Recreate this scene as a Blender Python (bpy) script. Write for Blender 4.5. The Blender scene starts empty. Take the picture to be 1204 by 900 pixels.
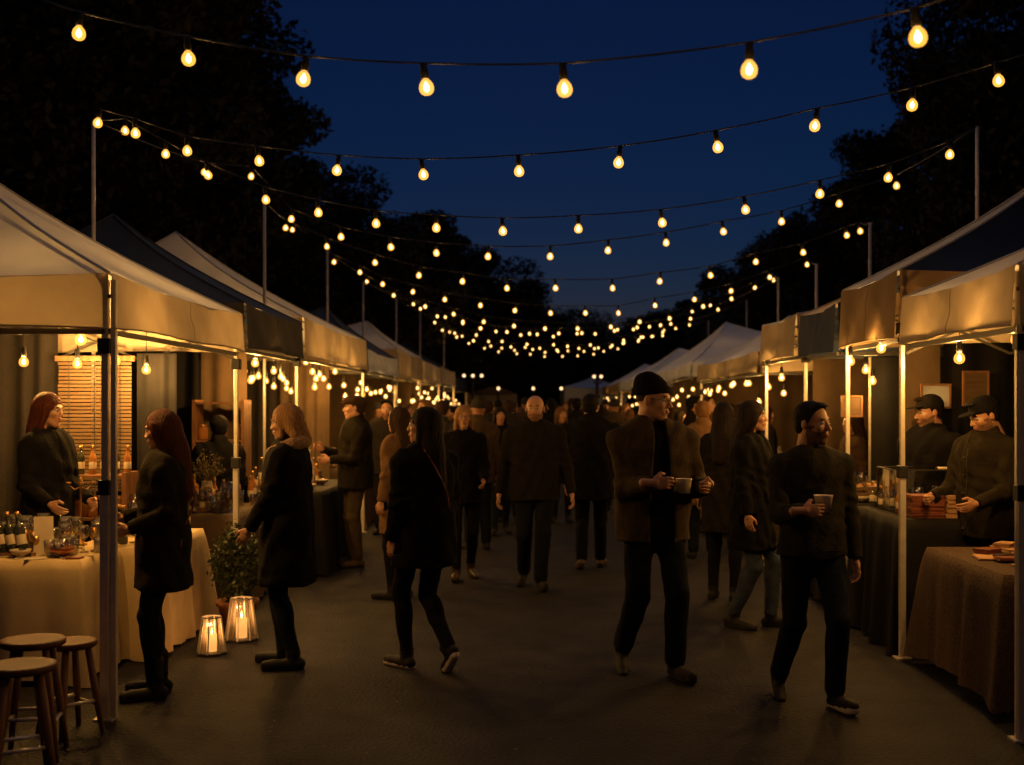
import bpy, bmesh, math, random
import numpy as np
from mathutils import Vector, Matrix
random.seed(7); RNG = np.random.default_rng(7)
R = math.radians; PI = math.pi
sc = bpy.context.scene
C = sc.collection

# ------------------------------------------------------------------ camera, sky, exposure
F = 1400.0; VX, VY = 630.0, 478.0; HC = 1.66            # focal length in photo pixels, vanishing point, eye height
cam = bpy.data.cameras.new('camera'); camo = bpy.data.objects.new('camera', cam); C.objects.link(camo)
camo.location = (0, 0, HC); camo.rotation_euler = (R(90), 0, 0)
cam.sensor_width = 36; cam.lens = 36*F/1204; cam.shift_x = (602-VX)/1204; cam.shift_y = (VY-450)/1204
cam.dof.use_dof = True; cam.dof.focus_distance = 7.6; cam.dof.aperture_fstop = 1.9
cam.clip_start = 0.05; cam.clip_end = 2000
sc.camera = camo
w = bpy.data.worlds.new('World'); sc.world = w; w.use_nodes = True
nt = w.node_tree; bg = nt.nodes['Background']
sky = nt.nodes.new('ShaderNodeTexSky'); sky.sky_type = 'NISHITA'; sky.sun_disc = False
sky.sun_elevation = R(-1.0); sky.sun_rotation = R(0); sky.air_density = 1.0; sky.dust_density = 0.3; sky.ozone_density = 6.0
tint = nt.nodes.new('ShaderNodeMix'); tint.data_type = 'RGBA'; tint.blend_type = 'MULTIPLY'; tint.inputs[0].default_value = 1
tint.inputs[7].default_value = (1.1, 1.08, 0.88, 1)
nt.links.new(sky.outputs[0], tint.inputs[6]); nt.links.new(tint.outputs[2], bg.inputs[0]); bg.inputs[1].default_value = 0.09
sl = bpy.data.lights.new('sun', 'SUN'); slo = bpy.data.objects.new('sun', sl); C.objects.link(slo)
sl.energy = 0.15; sl.angle = R(50); sl.color = (0.55, 0.70, 1.0); slo.rotation_euler = (R(-30), 0, 0)   # soft last light of dusk from above
sc.view_settings.view_transform = 'Standard'; sc.view_settings.look = 'None'
sc.view_settings.exposure = 0; sc.view_settings.gamma = 1
cy = sc.cycles
cy.use_denoising = True; cy.use_light_tree = True; cy.max_bounces = 6; cy.diffuse_bounces = 3; cy.glossy_bounces = 3
cy.transmission_bounces = 4; cy.transparent_max_bounces = 24; cy.caustics_reflective = False; cy.caustics_refractive = False
cy.sample_clamp_indirect = 2.0
STRING_W, STALL_W = 1.5, 58.0                             # lamp power of lane bulbs and of bulbs in the stalls

def wp(px, py, d):                                        # where a point seen at (px,py) stands if it is d metres away
    return Vector(((px-VX)*d/F, d, HC-(py-VY)*d/F))

# ------------------------------------------------------------------ materials
M = {}
def mat(name, col, rough=0.8, metal=0.0, var=0.15, scale=12.0, bump=0.0, bscale=60.0, transl=0.0, sheen=0.0, stretch=None, spec=0.4, col2=None, coat=0.0):
    m = bpy.data.materials.new(name); m.use_nodes = True; M[name] = m
    n = m.node_tree.nodes; l = m.node_tree.links; b = n['Principled BSDF']
    b.inputs['Roughness'].default_value = rough; b.inputs['Metallic'].default_value = metal
    b.inputs['Specular IOR Level'].default_value = spec
    if sheen: b.inputs['Sheen Weight'].default_value = sheen; b.inputs['Sheen Roughness'].default_value = 0.5
    if coat: b.inputs['Coat Weight'].default_value = coat
    tc = n.new('ShaderNodeTexCoord'); src = tc.outputs['Object']
    if stretch:
        mp = n.new('ShaderNodeMapping'); mp.inputs['Scale'].default_value = stretch
        l.new(src, mp.inputs[0]); src = mp.outputs[0]
    nz = n.new('ShaderNodeTexNoise'); nz.inputs['Scale'].default_value = scale; nz.inputs['Detail'].default_value = 6
    l.new(src, nz.inputs['Vector'])
    rp = n.new('ShaderNodeValToRGB'); l.new(nz.outputs['Fac'], rp.inputs[0])
    c2 = col2 or tuple(max(0, c*(1+var)) for c in col); c1 = tuple(c*(1-var) for c in col)
    rp.color_ramp.elements[0].position = 0.3; rp.color_ramp.elements[1].position = 0.7
    rp.color_ramp.elements[0].color = (*c1, 1); rp.color_ramp.elements[1].color = (*c2, 1)
    l.new(rp.outputs[0], b.inputs['Base Color'])
    out = n['Material Output']
    if bump:
        nb = n.new('ShaderNodeTexNoise'); nb.inputs['Scale'].default_value = bscale; nb.inputs['Detail'].default_value = 5
        l.new(src, nb.inputs['Vector']); bp = n.new('ShaderNodeBump'); bp.inputs['Strength'].default_value = bump
        bp.inputs['Distance'].default_value = 0.02; l.new(nb.outputs['Fac'], bp.inputs['Height']); l.new(bp.outputs[0], b.inputs['Normal'])
    if transl:
        tr = n.new('ShaderNodeBsdfTranslucent'); l.new(rp.outputs[0], tr.inputs[0])
        mx = n.new('ShaderNodeMixShader'); mx.inputs[0].default_value = transl
        l.new(b.outputs[0], mx.inputs[1]); l.new(tr.outputs[0], mx.inputs[2]); l.new(mx.outputs[0], out.inputs[0])
    return m
def emis(name, col, strength, transp=0.0):
    m = bpy.data.materials.new(name); m.use_nodes = True; M[name] = m
    n = m.node_tree.nodes; l = m.node_tree.links; n.remove(n['Principled BSDF'])
    e = n.new('ShaderNodeEmission'); e.inputs[0].default_value = (*col, 1); e.inputs[1].default_value = strength
    out = n['Material Output']
    if transp:
        t = n.new('ShaderNodeBsdfTransparent'); mx = n.new('ShaderNodeMixShader'); mx.inputs[0].default_value = transp
        l.new(e.outputs[0], mx.inputs[1]); l.new(t.outputs[0], mx.inputs[2]); l.new(mx.outputs[0], out.inputs[0])
    else: l.new(e.outputs[0], out.inputs[0])
    m.cycles.emission_sampling = 'NONE'
    return m
def glow_glass(name, col, strength, tr=(0.96, 0.93, 0.88)):   # clear warm glass that glows from the filament
    m = bpy.data.materials.new(name); m.use_nodes = True; M[name] = m
    n = m.node_tree.nodes; l = m.node_tree.links; n.remove(n['Principled BSDF'])
    e = n.new('ShaderNodeEmission'); e.inputs[0].default_value = (*col, 1); e.inputs[1].default_value = strength
    t = n.new('ShaderNodeBsdfTransparent'); t.inputs[0].default_value = (*tr, 1); ad = n.new('ShaderNodeAddShader')
    l.new(e.outputs[0], ad.inputs[0]); l.new(t.outputs[0], ad.inputs[1]); l.new(ad.outputs[0], n['Material Output'].inputs[0])
    m.cycles.emission_sampling = 'NONE'
    return m
def glass(name, col, transp=0.75, rough=0.05):
    m = bpy.data.materials.new(name); m.use_nodes = True; M[name] = m
    n = m.node_tree.nodes; l = m.node_tree.links; b = n['Principled BSDF']
    b.inputs['Base Color'].default_value = (*col, 1); b.inputs['Roughness'].default_value = rough; b.inputs['Specular IOR Level'].default_value = 0.9
    if transp > .7: b = n.new('ShaderNodeBsdfGlossy'); b.inputs['Roughness'].default_value = rough
    t = n.new('ShaderNodeBsdfTransparent'); t.inputs[0].default_value = (*[0.4+0.6*c for c in col], 1)
    fr0 = n.new('ShaderNodeLayerWeight'); fr0.inputs[0].default_value = .5; fr = n.new('ShaderNodeMath'); fr.operation = 'POWER'; fr.inputs[1].default_value = 2.6; l.new(fr0.outputs['Facing'], fr.inputs[0])
    ad = n.new('ShaderNodeMath'); ad.operation = 'ADD'; ad.use_clamp = True; ad.inputs[1].default_value = (1-transp) if transp < .7 else .24
    l.new(fr.outputs[0], ad.inputs[0]); mx = n.new('ShaderNodeMixShader')
    l.new(ad.outputs[0], mx.inputs[0]); l.new(t.outputs[0], mx.inputs[1]); l.new(b.outputs[0], mx.inputs[2]); l.new(mx.outputs[0], n['Material Output'].inputs[0])
    return m
mat('asphalt', (0.0145, 0.0130, 0.0125), 0.75, var=0.5, scale=3.1, bump=1.0, bscale=42, spec=.18)
mat('canvas', (0.50, 0.44, 0.36), 0.85, var=0.12, scale=2.5, bump=0.35, bscale=5, transl=0.22)
mat('canvas_grey', (0.52, 0.54, 0.60), 0.85, var=0.10, scale=2.5, bump=0.35, bscale=5, transl=0.18)
mat('canvas_tan', (0.26, 0.18, 0.10), 0.85, var=0.14, scale=3, bump=0.4, bscale=6, transl=0.22)
mat('canvas_lamp_tint', (0.42, 0.345, 0.25), 0.85, var=0.16, scale=3.0, bump=0.7, bscale=6, transl=0.25)  # valance cloth with the warm glow of the lamps inside put into its colour
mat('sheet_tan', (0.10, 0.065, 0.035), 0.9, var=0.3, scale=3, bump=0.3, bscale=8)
mat('canvas_white', (0.56, 0.62, 0.76), 0.8, var=0.08, scale=2.0, bump=0.3, bscale=4, transl=0.12)
mat('canvas_navy', (0.016, 0.030, 0.075), 0.8, var=0.2, scale=3, bump=0.35, bscale=5, transl=0.03)
mat('canvas_charcoal', (0.05, 0.045, 0.04), 0.85, var=0.2, scale=3, bump=0.35, bscale=5, transl=0.06)
mat('metal', (0.66, 0.61, 0.53), 0.34, 0.35, var=0.10, scale=20)
mat('metal_dark', (0.05, 0.045, 0.04), 0.45, 0.5)
mat('plastic_black', (0.012, 0.012, 0.012), 0.5)
mat('rubber', (0.012, 0.011, 0.010), 0.55)
mat('cloth_cream', (0.60, 0.46, 0.25), 0.9, var=0.10, scale=6, bump=0.06, bscale=60)
mat('cloth_black', (0.006, 0.0055, 0.006), 0.8, spec=.2, var=0.3, scale=8, bump=0.1, bscale=60)
mat('cloth_brown', (0.06, 0.034, 0.018), 0.95, var=0.45, scale=60, bump=0.5, bscale=120)
mat('cloth_taupe', (0.08, 0.052, 0.03), 0.9, var=0.2, scale=10, bump=0.3, bscale=60)
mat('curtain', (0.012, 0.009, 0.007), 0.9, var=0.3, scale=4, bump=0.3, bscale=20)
mat('wood', (0.19, 0.09, 0.038), 0.5, var=0.35, scale=5, bump=0.15, bscale=20, stretch=(6, 6, 1))
mat('wood_seat', (0.11, 0.045, 0.018), 0.62, spec=.2, var=0.35, scale=5, bump=0.1, bscale=14, stretch=(1, 9, 1))
mat('wood_pale', (0.11, 0.068, 0.032), 0.6, var=0.3, scale=4, bump=0.2, stretch=(1, 1, 8))
mat('paper', (0.62, 0.52, 0.38), 0.8, var=0.08)
mat('paper_brown', (0.42, 0.24, 0.12), 0.75, var=0.2, scale=9)
mat('leather_red', (0.18, 0.055, 0.03), 0.5, var=0.3, scale=12)
mat('cream_cup', (0.80, 0.70, 0.55), 0.35, var=0.03)
mat('ceramic', (0.5, 0.42, 0.32), 0.3, var=0.1)
mat('terracotta', (0.22, 0.09, 0.045), 0.85, var=0.35, scale=14, bump=0.4)
mat('soil', (0.02, 0.015, 0.01), 0.95)
mat('herb', (0.040, 0.052, 0.018), 0.6, var=0.4, scale=30)
mat('dried', (0.14, 0.11, 0.05), 0.7, var=0.4, scale=30)
mat('dried_litter', (0.09, 0.06, 0.03), 0.8)
mat('leaf', (0.016, 0.019, 0.009), 0.75, var=0.5, scale=0.7)
mat('leaf_warm', (0.026, 0.024, 0.011), 0.75, var=0.5, scale=0.7)
mat('bark', (0.028, 0.02, 0.014), 0.9, var=0.3, bump=0.6, bscale=14)
mat('wax', (0.75, 0.5, 0.25), 0.5, var=0.05)
mat('brass', (0.5, 0.28, 0.09), 0.3, 0.9)
mat('copper', (0.4, 0.17, 0.08), 0.3, 0.9)
mat('stubble', (0.14, 0.07, 0.04), 0.7, var=0.2, scale=60)
mat('fur', (0.46, 0.30, 0.17), 0.95, var=0.4, scale=90, bump=1.0, bscale=140)
mat('sole_white', (0.62, 0.56, 0.48), 0.6)
mat('sole_dark', (0.02, 0.018, 0.016), 0.6)
mat('shoe_black', (0.012, 0.011, 0.011), 0.7, spec=.25)
mat('shoe_brown', (0.05, 0.028, 0.015), 0.5)
for nm, c in dict(black=(0.007, 0.0065, 0.007), charcoal=(0.014, 0.012, 0.011), olive=(0.055, 0.040, 0.022), greygreen=(0.015, 0.012, 0.007),
                  camel=(0.15, 0.085, 0.045), darkgreen=(0.030, 0.027, 0.018), navy=(0.012, 0.016, 0.026), jeans=(0.008, 0.0095, 0.014),
                  jeans_pale=(0.040, 0.052, 0.078), slate=(0.03, 0.028, 0.027), khaki=(0.06, 0.043, 0.027), brownc=(0.055, 0.032, 0.02)).items():
    mat('fab_'+nm, c, 0.92, var=0.22, scale=16, bump=0.35, bscale=45, spec=0.08)
for nm, c in dict(dark=(0.012, 0.007, 0.005), auburn=(0.075, 0.020, 0.009), blonde=(0.34, 0.19, 0.085), brown=(0.035, 0.018, 0.010), black=(0.006, 0.005, 0.005), gold=(0.17, 0.085, 0.035)).items():
    mat('hair_'+nm, c, 0.62, spec=.12, var=0.5, scale=90, bump=0.8, bscale=70, stretch=(2.2, 2.2, 0.18))
for nm, c in dict(a=(0.50, 0.27, 0.17), b=(0.42, 0.22, 0.13), c=(0.34, 0.17, 0.10)).items():
    m = mat('skin_'+nm, c, 0.5, var=0.08, scale=18, bump=0.06, bscale=120)
    m.node_tree.nodes['Principled BSDF'].inputs['Subsurface Weight'].default_value = 0.08
    m.node_tree.nodes['Principled BSDF'].inputs['Subsurface Scale'].default_value = 0.01
mat('lip', (0.30, 0.10, 0.07), 0.4); mat('eye', (0.45, 0.40, 0.36), 0.2); mat('iris', (0.015, 0.010, 0.008), 0.15)
glow_glass('bulb_glow', (1.0, 0.43, 0.055), 0.85)
emis('bulb_hot', (1.0, 0.80, 0.44), 4.5)
emis('flame', (1.0, 0.55, 0.18), 14.0)
emis('candle_glow', (1.0, 0.42, 0.10), 1.3, 0.0)
emis('lamp_white', (1.0, 0.62, 0.30), 2.5)
glass('glass_clear', (0.9, 0.85, 0.75), 0.8); glass('glass_dark', (0.03, 0.035, 0.02), 0.12); glass('glass_amber', (0.5, 0.22, 0.06), 0.5)
glass('lantern_glass', (0.9, 0.7, 0.45), 0.85, 0.15)
def frosted(name, col, k):
    m = bpy.data.materials.new(name); m.use_nodes = True; M[name] = m; n = m.node_tree.nodes; l = m.node_tree.links; n.remove(n['Principled BSDF'])
    t = n.new('ShaderNodeBsdfTransparent'); tl = n.new('ShaderNodeBsdfTranslucent'); tl.inputs[0].default_value = (*col, 1); g_ = n.new('ShaderNodeBsdfGlossy'); g_.inputs['Roughness'].default_value = .2
    a = n.new('ShaderNodeMixShader'); a.inputs[0].default_value = k; b = n.new('ShaderNodeMixShader'); b.inputs[0].default_value = .12
    l.new(t.outputs[0], a.inputs[1]); l.new(tl.outputs[0], a.inputs[2]); l.new(a.outputs[0], b.inputs[1]); l.new(g_.outputs[0], b.inputs[2]); l.new(b.outputs[0], n['Material Output'].inputs[0])
frosted('lantern_pane', (0.9, 0.75, 0.5), 0.16); glass('lens_glass', (0.9, 0.9, 0.9), 0.9)

# ------------------------------------------------------------------ mesh helpers
def tag(o, label=None, cat=None, group=None, kind=None):
    if label: o['label'] = label
    if cat: o['category'] = cat
    if group: o['group'] = group
    if kind: o['kind'] = kind
    return o
def empty(name, loc, label, cat, group=None, rz=0):
    o = bpy.data.objects.new(name, None); C.objects.link(o); o.location = loc; o.rotation_euler = (0, 0, rz)
    o.empty_display_size = 0.1
    return tag(o, label, cat, group)
class MB:
    def __init__(s): s.v = []; s.f = []; s.m = []
    def add(s, vs, fs, mi=0):
        b = len(s.v); s.v += [tuple(v) for v in vs]; s.f += [tuple(i+b for i in f) for f in fs]; s.m += [mi]*len(fs); return s
    def box(s, x0, x1, y0, y1, z0, z1, mi=0, rot=None, org=None):
        vs = [Vector((x, y, z)) for x in (x0, x1) for y in (y0, y1) for z in (z0, z1)]
        if rot is not None:
            o = Vector(org or ((x0+x1)/2, (y0+y1)/2, (z0+z1)/2)); vs = [rot @ (v-o)+o for v in vs]
        return s.add(vs, [(0, 1, 3, 2), (4, 6, 7, 5), (0, 4, 5, 1), (2, 3, 7, 6), (0, 2, 6, 4), (1, 5, 7, 3)], mi)
    def bar(s, a, b, w=0.02, h=None, mi=0):
        a = Vector(a); b = Vector(b); d = (b-a).normalized(); up = Vector((0, 0, 1)) if abs(d.z) < 0.95 else Vector((0, 1, 0))
        x = d.cross(up).normalized(); y = x.cross(d).normalized(); h = h or w
        vs = [p+x*sx*w/2+y*sy*h/2 for p in (a, b) for sx, sy in ((-1, -1), (1, -1), (1, 1), (-1, 1))]
        return s.add(vs, [(0, 3, 2, 1), (4, 5, 6, 7), (0, 1, 5, 4), (1, 2, 6, 5), (2, 3, 7, 6), (3, 0, 4, 7)], mi)
    def tube(s, pts, r, n=8, mi=0, r2=None, cap=True):
        pts = [Vector(p) for p in pts]; k = len(pts); vs = []; fs = []
        for i, p in enumerate(pts):
            d = (pts[min(i+1, k-1)]-pts[max(i-1, 0)]).normalized(); up = Vector((0, 0, 1)) if abs(d.z) < 0.9 else Vector((0, 1, 0))
            x = d.cross(up).normalized(); y = x.cross(d).normalized()
            rr = r[i] if isinstance(r, (list, tuple)) else (r if r2 is None else r+(r2-r)*i/(k-1))
            vs += [p+(x*math.cos(2*PI*j/n)+y*math.sin(2*PI*j/n))*rr for j in range(n)]
        for i in range(k-1):
            for j in range(n): fs.append((i*n+j, i*n+(j+1) % n, (i+1)*n+(j+1) % n, (i+1)*n+j))
        if cap: fs += [tuple(range(n))[::-1], tuple((k-1)*n+j for j in range(n))]
        return s.add(vs, fs, mi)
    def lathe(s, prof, n=16, c=(0, 0, 0), mi=0, sx=1, sy=1):
        vs = []; fs = []; k = len(prof)
        for r, z in prof: vs += [(c[0]+r*sx*math.cos(2*PI*j/n), c[1]+r*sy*math.sin(2*PI*j/n), c[2]+z) for j in range(n)]
        for i in range(k-1):
            for j in range(n): fs.append((i*n+j, i*n+(j+1) % n, (i+1)*n+(j+1) % n, (i+1)*n+j))
        fs += [tuple(range(n))[::-1], tuple((k-1)*n+j for j in range(n))]
        return s.add(vs, fs, mi)
    def build(s, name, m, parent=None, smooth=False, loc=None, bevel=0):
        me = bpy.data.meshes.new(name); me.from_pydata(s.v, [], s.f)
        for x in (m if isinstance(m, (list, tuple)) else [m]): me.materials.append(M[x])
        if any(s.m): me.polygons.foreach_set('material_index', s.m)
        if smooth: me.polygons.foreach_set('use_smooth', [True]*len(me.polygons))
        me.update()
        o = bpy.data.objects.new(name, me); C.objects.link(o)
        if parent: o.parent = parent
        if loc: o.location = loc
        if bevel:
            bv = o.modifiers.new('bevel', 'BEVEL'); bv.width = bevel; bv.segments = 2; bv.limit_method = 'ANGLE'
        return o
def kids(o): return [c for c in o.children]
def copy_tree(o, parent=None):
    c = o.copy(); C.objects.link(c); c.parent = parent
    for ch in kids(o): copy_tree(ch, c)
    return c
def fold(x, y, z, s=0.0): return math.sin(3.1*x+1.7*y+2.3*z+s)*0.5+math.sin(7.3*x-5.1*y+4.7*z+2*s)*0.3+math.sin(13.7*x+11.3*y-9.1*z+3*s)*0.2

# ------------------------------------------------------------------ ground
g = MB(); g.add([(-400, -60, 0), (400, -60, 0), (400, 700, 0), (-400, 700, 0)], [(0, 1, 2, 3)])
tag(g.build('ground', 'asphalt'), 'dark asphalt lane between the stalls', None, None, 'structure')

lf = MB(); rl = random.Random(3)
for _ in range(140):
    x, y, a = rl.uniform(-2.2, 2.3), 4.2+rl.random()**1.5*14, rl.random()*6.3; l = rl.uniform(.008, .022); c_, s_ = math.cos(a), math.sin(a)
    lf.add([(x-c_*l, y-s_*l, .006), (x+s_*l*.5, y-c_*l*.5, .010), (x+c_*l, y+s_*l, .007), (x-s_*l*.5, y+c_*l*.5, .012)], [(0, 1, 2, 3)])
lf.build('leaf_litter', 'dried_litter')
tag(bpy.data.objects['leaf_litter'], 'small dry leaves and scraps scattered on the asphalt', 'litter', None, 'stuff')
# ------------------------------------------------------------------ trees
def crown_mesh(name, rad, hgt, nclump, nleaf, ls, seed, m):
    rg = np.random.default_rng(seed); V = []; 
    cl = rg.normal(size=(nclump, 3)); cl /= np.linalg.norm(cl, axis=1)[:, None]
    rr = rg.uniform(0.25, 1.0, nclump)**0.6
    cc = cl*rr[:, None]*np.array([rad, rad, hgt/2]); cc[:, 2] = cc[:, 2]*(1-0.1*rg.random(nclump))
    cs = rg.uniform(0.16, 0.38, nclump)*rad
    k = rg.integers(0, nclump, nleaf); d = rg.normal(size=(nleaf, 3)); d /= np.linalg.norm(d, axis=1)[:, None]
    p = cc[k]+d*(cs[k]*(rg.uniform(0.2, 1.0, nleaf)**0.6+np.abs(rg.normal(size=nleaf))*0.06))[:, None]*np.array([1, 1, 0.8])
    a = rg.normal(size=(nleaf, 3)); a /= np.linalg.norm(a, axis=1)[:, None]; b = np.cross(a, rg.normal(size=(nleaf, 3))); b /= np.linalg.norm(b, axis=1)[:, None]
    s = ls*rg.uniform(0.6, 1.4, nleaf)[:, None]
    V = np.stack([p-a*s, p-b*s*0.5, p+a*s, p+b*s*0.5], 1).reshape(-1, 3)
    me = bpy.data.meshes.new(name); me.from_pydata(V.tolist(), [], np.arange(nleaf*4).reshape(-1, 4).tolist()); me.materials.append(M[m]); return me
crowns = [crown_mesh('crown', 2.6, 7.5, 60, 60000, 0.075, 11, 'leaf'), crown_mesh('crown', 3.0, 6.5, 66, 60000, 0.075, 12, 'leaf_warm'), crown_mesh('crown', 2.2, 8.5, 54, 52000, 0.075, 13, 'leaf')]
def tree(x, y, h, k, sc_, label, cat='tree'):
    t = empty('tree', (x, y, 0), label, cat, 'dark trees standing behind the stalls', random.uniform(0, 6))
    tb = MB(); lean = random.uniform(-0.4, 0.4)
    tb.tube([(0, 0, -0.1), (lean*0.2, 0, h*0.2), (lean*0.6, 0.1, h*0.45), (lean, 0.1, h*0.7)], [0.26*sc_, 0.2*sc_, 0.15*sc_, 0.04], 9)
    for q in range(5):
        a = q*1.26+random.random(); z = h*random.uniform(0.25, 0.42); L = random.uniform(0.9, 1.4)*sc_
        tb.tube([(lean*0.4, 0.05, z), (math.cos(a)*L*0.5+lean*.4, math.sin(a)*L*0.5, z+L*0.5), (math.cos(a)*L+lean*.4, math.sin(a)*L, z+L*1.3)], [0.1*sc_, 0.06*sc_, 0.02], 6)
    tb.build('trunk', 'bark', t, True)
    c = bpy.data.objects.new('crown', crowns[k]); C.objects.link(c); c.parent = t
    hh = [7.5, 6.5, 8.5][k]; zs = (h*0.84)/(hh+1.2); c.scale = (sc_, sc_, zs); c.location = (lean*0.6, 0, h-hh*zs*0.56)
    return t
# (px of trunk, distance, px row of its top, crown kind, width scale, label)
TR = [(-120, 18, -330, 0, 1.35, 'tall dark tree behind the nearest left stall, cut by the left edge'),
      (45, 20, -230, 1, 1.25, 'tall dark tree whose crown rises behind the first lane pole on the left'),
      (178, 23, -120, 2, 1.30, 'tall dark tree beside the blue sky at the upper left'),
      (262, 29, 62, 0, 1.05, 'dark tree lower than the tallest left ones, over the navy stall roof'),
      (395, 34, 195, 1, 1.05, 'rounded dark tree over the left stalls under the second bulb string'),
      (478, 39, 236, 2, 1.15, 'dark tree with a rounded top, left of the middle sky'),
      (562, 46, 306, 0, 1.1, 'small looking dark tree sloping down to the lane end on the left'),
      (625, 52, 352, 1, 1.2, 'low dark tree closing the lane just left of its middle'),
      (700, 56, 378, 0, 1.3, 'low dark tree closing the lane at its middle'),
      (772, 54, 372, 1, 1.2, 'low dark tree closing the lane just right of its middle'),
      (848, 49, 330, 2, 1.2, 'dark tree over the white tent on the right'),
      (800, 52, 352, 0, 1.35, 'broad low dark tree between the lane end and the white tent'),
      (890, 45, 300, 2, 1.25, 'dark tree filling the gap over the white tent peaks'),
      (968, 38, 242, 1, 1.05, 'dark tree between the two steps of the right tree line'),
      (435, 36, 214, 0, 1.05, 'dark tree under the second string, left of the middle sky'),
      (520, 43, 268, 1, 1.1, 'dark tree on the slope of the left tree line'),
      (585, 49, 332, 2, 1.3, 'dark tree at the foot of the left tree line'),
      (925, 41, 276, 1, 1.0, 'dark tree rising behind the right lane poles'),
      (1010, 35, 206, 0, 0.95, 'dark tree in the step of the right tree line'),
      (1090, 30, 84, 2, 1.05, 'dark feathery tree at the edge of the right sky'),
      (1195, 25, -70, 1, 1.0, 'tall dark tree at the upper right beside the sky'),
      (1330, 21, -220, 0, 1.2, 'tallest dark tree at the right edge behind the nearest stalls')]
for px, d, py, k, s_, lb in TR:
    p = wp(px, py, d); tree(p.x, d, p.z, k, s_*1.02, lb)
# low growth that fills below the crowns behind the stalls
def hedge(x0, y0, x1, y1, h, lb, seed):
    rg = np.random.default_rng(seed); n = 26000; L = math.hypot(x1-x0, y1-y0)
    t = rg.random(n); z = rg.random(n)**0.8*h*(0.82+0.18*np.sin(t*L*0.9+seed)); off = rg.normal(size=n)*0.45
    nx, ny = -(y1-y0)/L, (x1-x0)/L
    p = np.stack([x0+(x1-x0)*t+nx*off, y0+(y1-y0)*t+ny*off, z], 1)
    a = rg.normal(size=(n, 3)); a /= np.linalg.norm(a, axis=1)[:, None]; b = np.cross(a, rg.normal(size=(n, 3))); b /= np.linalg.norm(b, axis=1)[:, None]
    s = rg.uniform(0.05, 0.13, n)[:, None]*(1+L/60)
    V = np.stack([p-a*s, p-b*s*0.6, p+a*s, p+b*s*0.6], 1).reshape(-1, 3)
    me = bpy.data.meshes.new('hedge'); me.from_pydata(V.tolist(), [], np.arange(n*4).reshape(-1, 4).tolist()); me.materials.append(M['leaf'])
    o = bpy.data.objects.new('hedge', me); C.objects.link(o); tag(o, lb, 'hedge')
hedge(-7.6, 6, -8.2, 30, 4.5, 'dark overgrown hedge running behind the left row of stalls', 1)
hedge(-8.2, 30, -5, 60, 5.5, 'dark hedge behind the far end of the left row', 2)
hedge(7.6, 8, 8, 30, 4.3, 'dark overgrown hedge running behind the right row of stalls', 3)
hedge(8, 30, 7, 60, 5.2, 'dark hedge behind the far end of the right row', 4)
hedge(-8, 62, 10, 62, 5.0, 'dark hedge closing the far end of the lane', 5)

# ------------------------------------------------------------------ lamps
def point(parent, loc, P, rad=0.014, col=(1.0, 0.50, 0.120), name='bulb_light'):
    L = bpy.data.lights.new(name, 'POINT'); L.energy = P; L.color = col; L.shadow_soft_size = rad
    o = bpy.data.objects.new(name, L); C.objects.link(o); o.location = loc
    if parent: o.parent = parent
    return o
def bulb_prof(s=1.0):   # glass hangs down from z=0 (socket bottom)
    P = [(0.013, 0.004), (0.0150, -0.003), (0.0225, -0.011), (0.0295, -0.022), (0.0330, -0.036), (0.0320, -0.050), (0.0255, -0.062), (0.014, -0.0695), (0.001, -0.072)]
    return [(r*s, z*s) for r, z in P]
_b = {}
def bulb_meshes(lod):
    if lod in _b: return _b[lod]
    n = 14 if lod == 0 else 8
    a = MB(); a.lathe(bulb_prof(), n); ga = a.build('glass', 'bulb_glow', None, True); gm = ga.data; bpy.data.objects.remove(ga)
    a = MB(); a.lathe([(0.013, -0.001), (0.018, 0.006), (0.018, 0.036), (0.015, 0.044), (0.015, 0.068), (0.008, 0.074)], n); sa = a.build('socket', 'rubber', None, True); sm = sa.data; bpy.data.objects.remove(sa)
    a = MB(); a.lathe([(0.0015, -0.010), (0.006, -0.018), (0.0125, -0.030), (0.0140, -0.038), (0.0105, -0.050), (0.002, -0.057)], 10); fa = a.build('filament', 'bulb_hot', None, True); fm = fa.data; bpy.data.objects.remove(fa)
    _b[lod] = (gm, sm, fm); return _b[lod]
def bulb_children(b, lod, P, s=1.0):
    gm, sm, fm = bulb_meshes(lod)
    for nme, me in (('glass', gm), ('socket', sm), ('filament', fm)):
        o = bpy.data.objects.new(nme, me); C.objects.link(o); o.parent = b
    if P: point(b, (0, 0, -0.038), P, 0.022)
def string(label, pts, anchors, d0, d1, lod, P, every=1, drop=0.075):
    """pts: bulb centres in photo pixels; the string really hangs d0 (left) to d1 (right) metres away"""
    px0, px1 = pts[0][0], pts[-1][0]
    W = [wp(x, y, d0+(d1-d0)*(x-px0)/(px1-px0)) for x, y in pts]
    string3(label, W, anchors, lod, P, every, drop)
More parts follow.
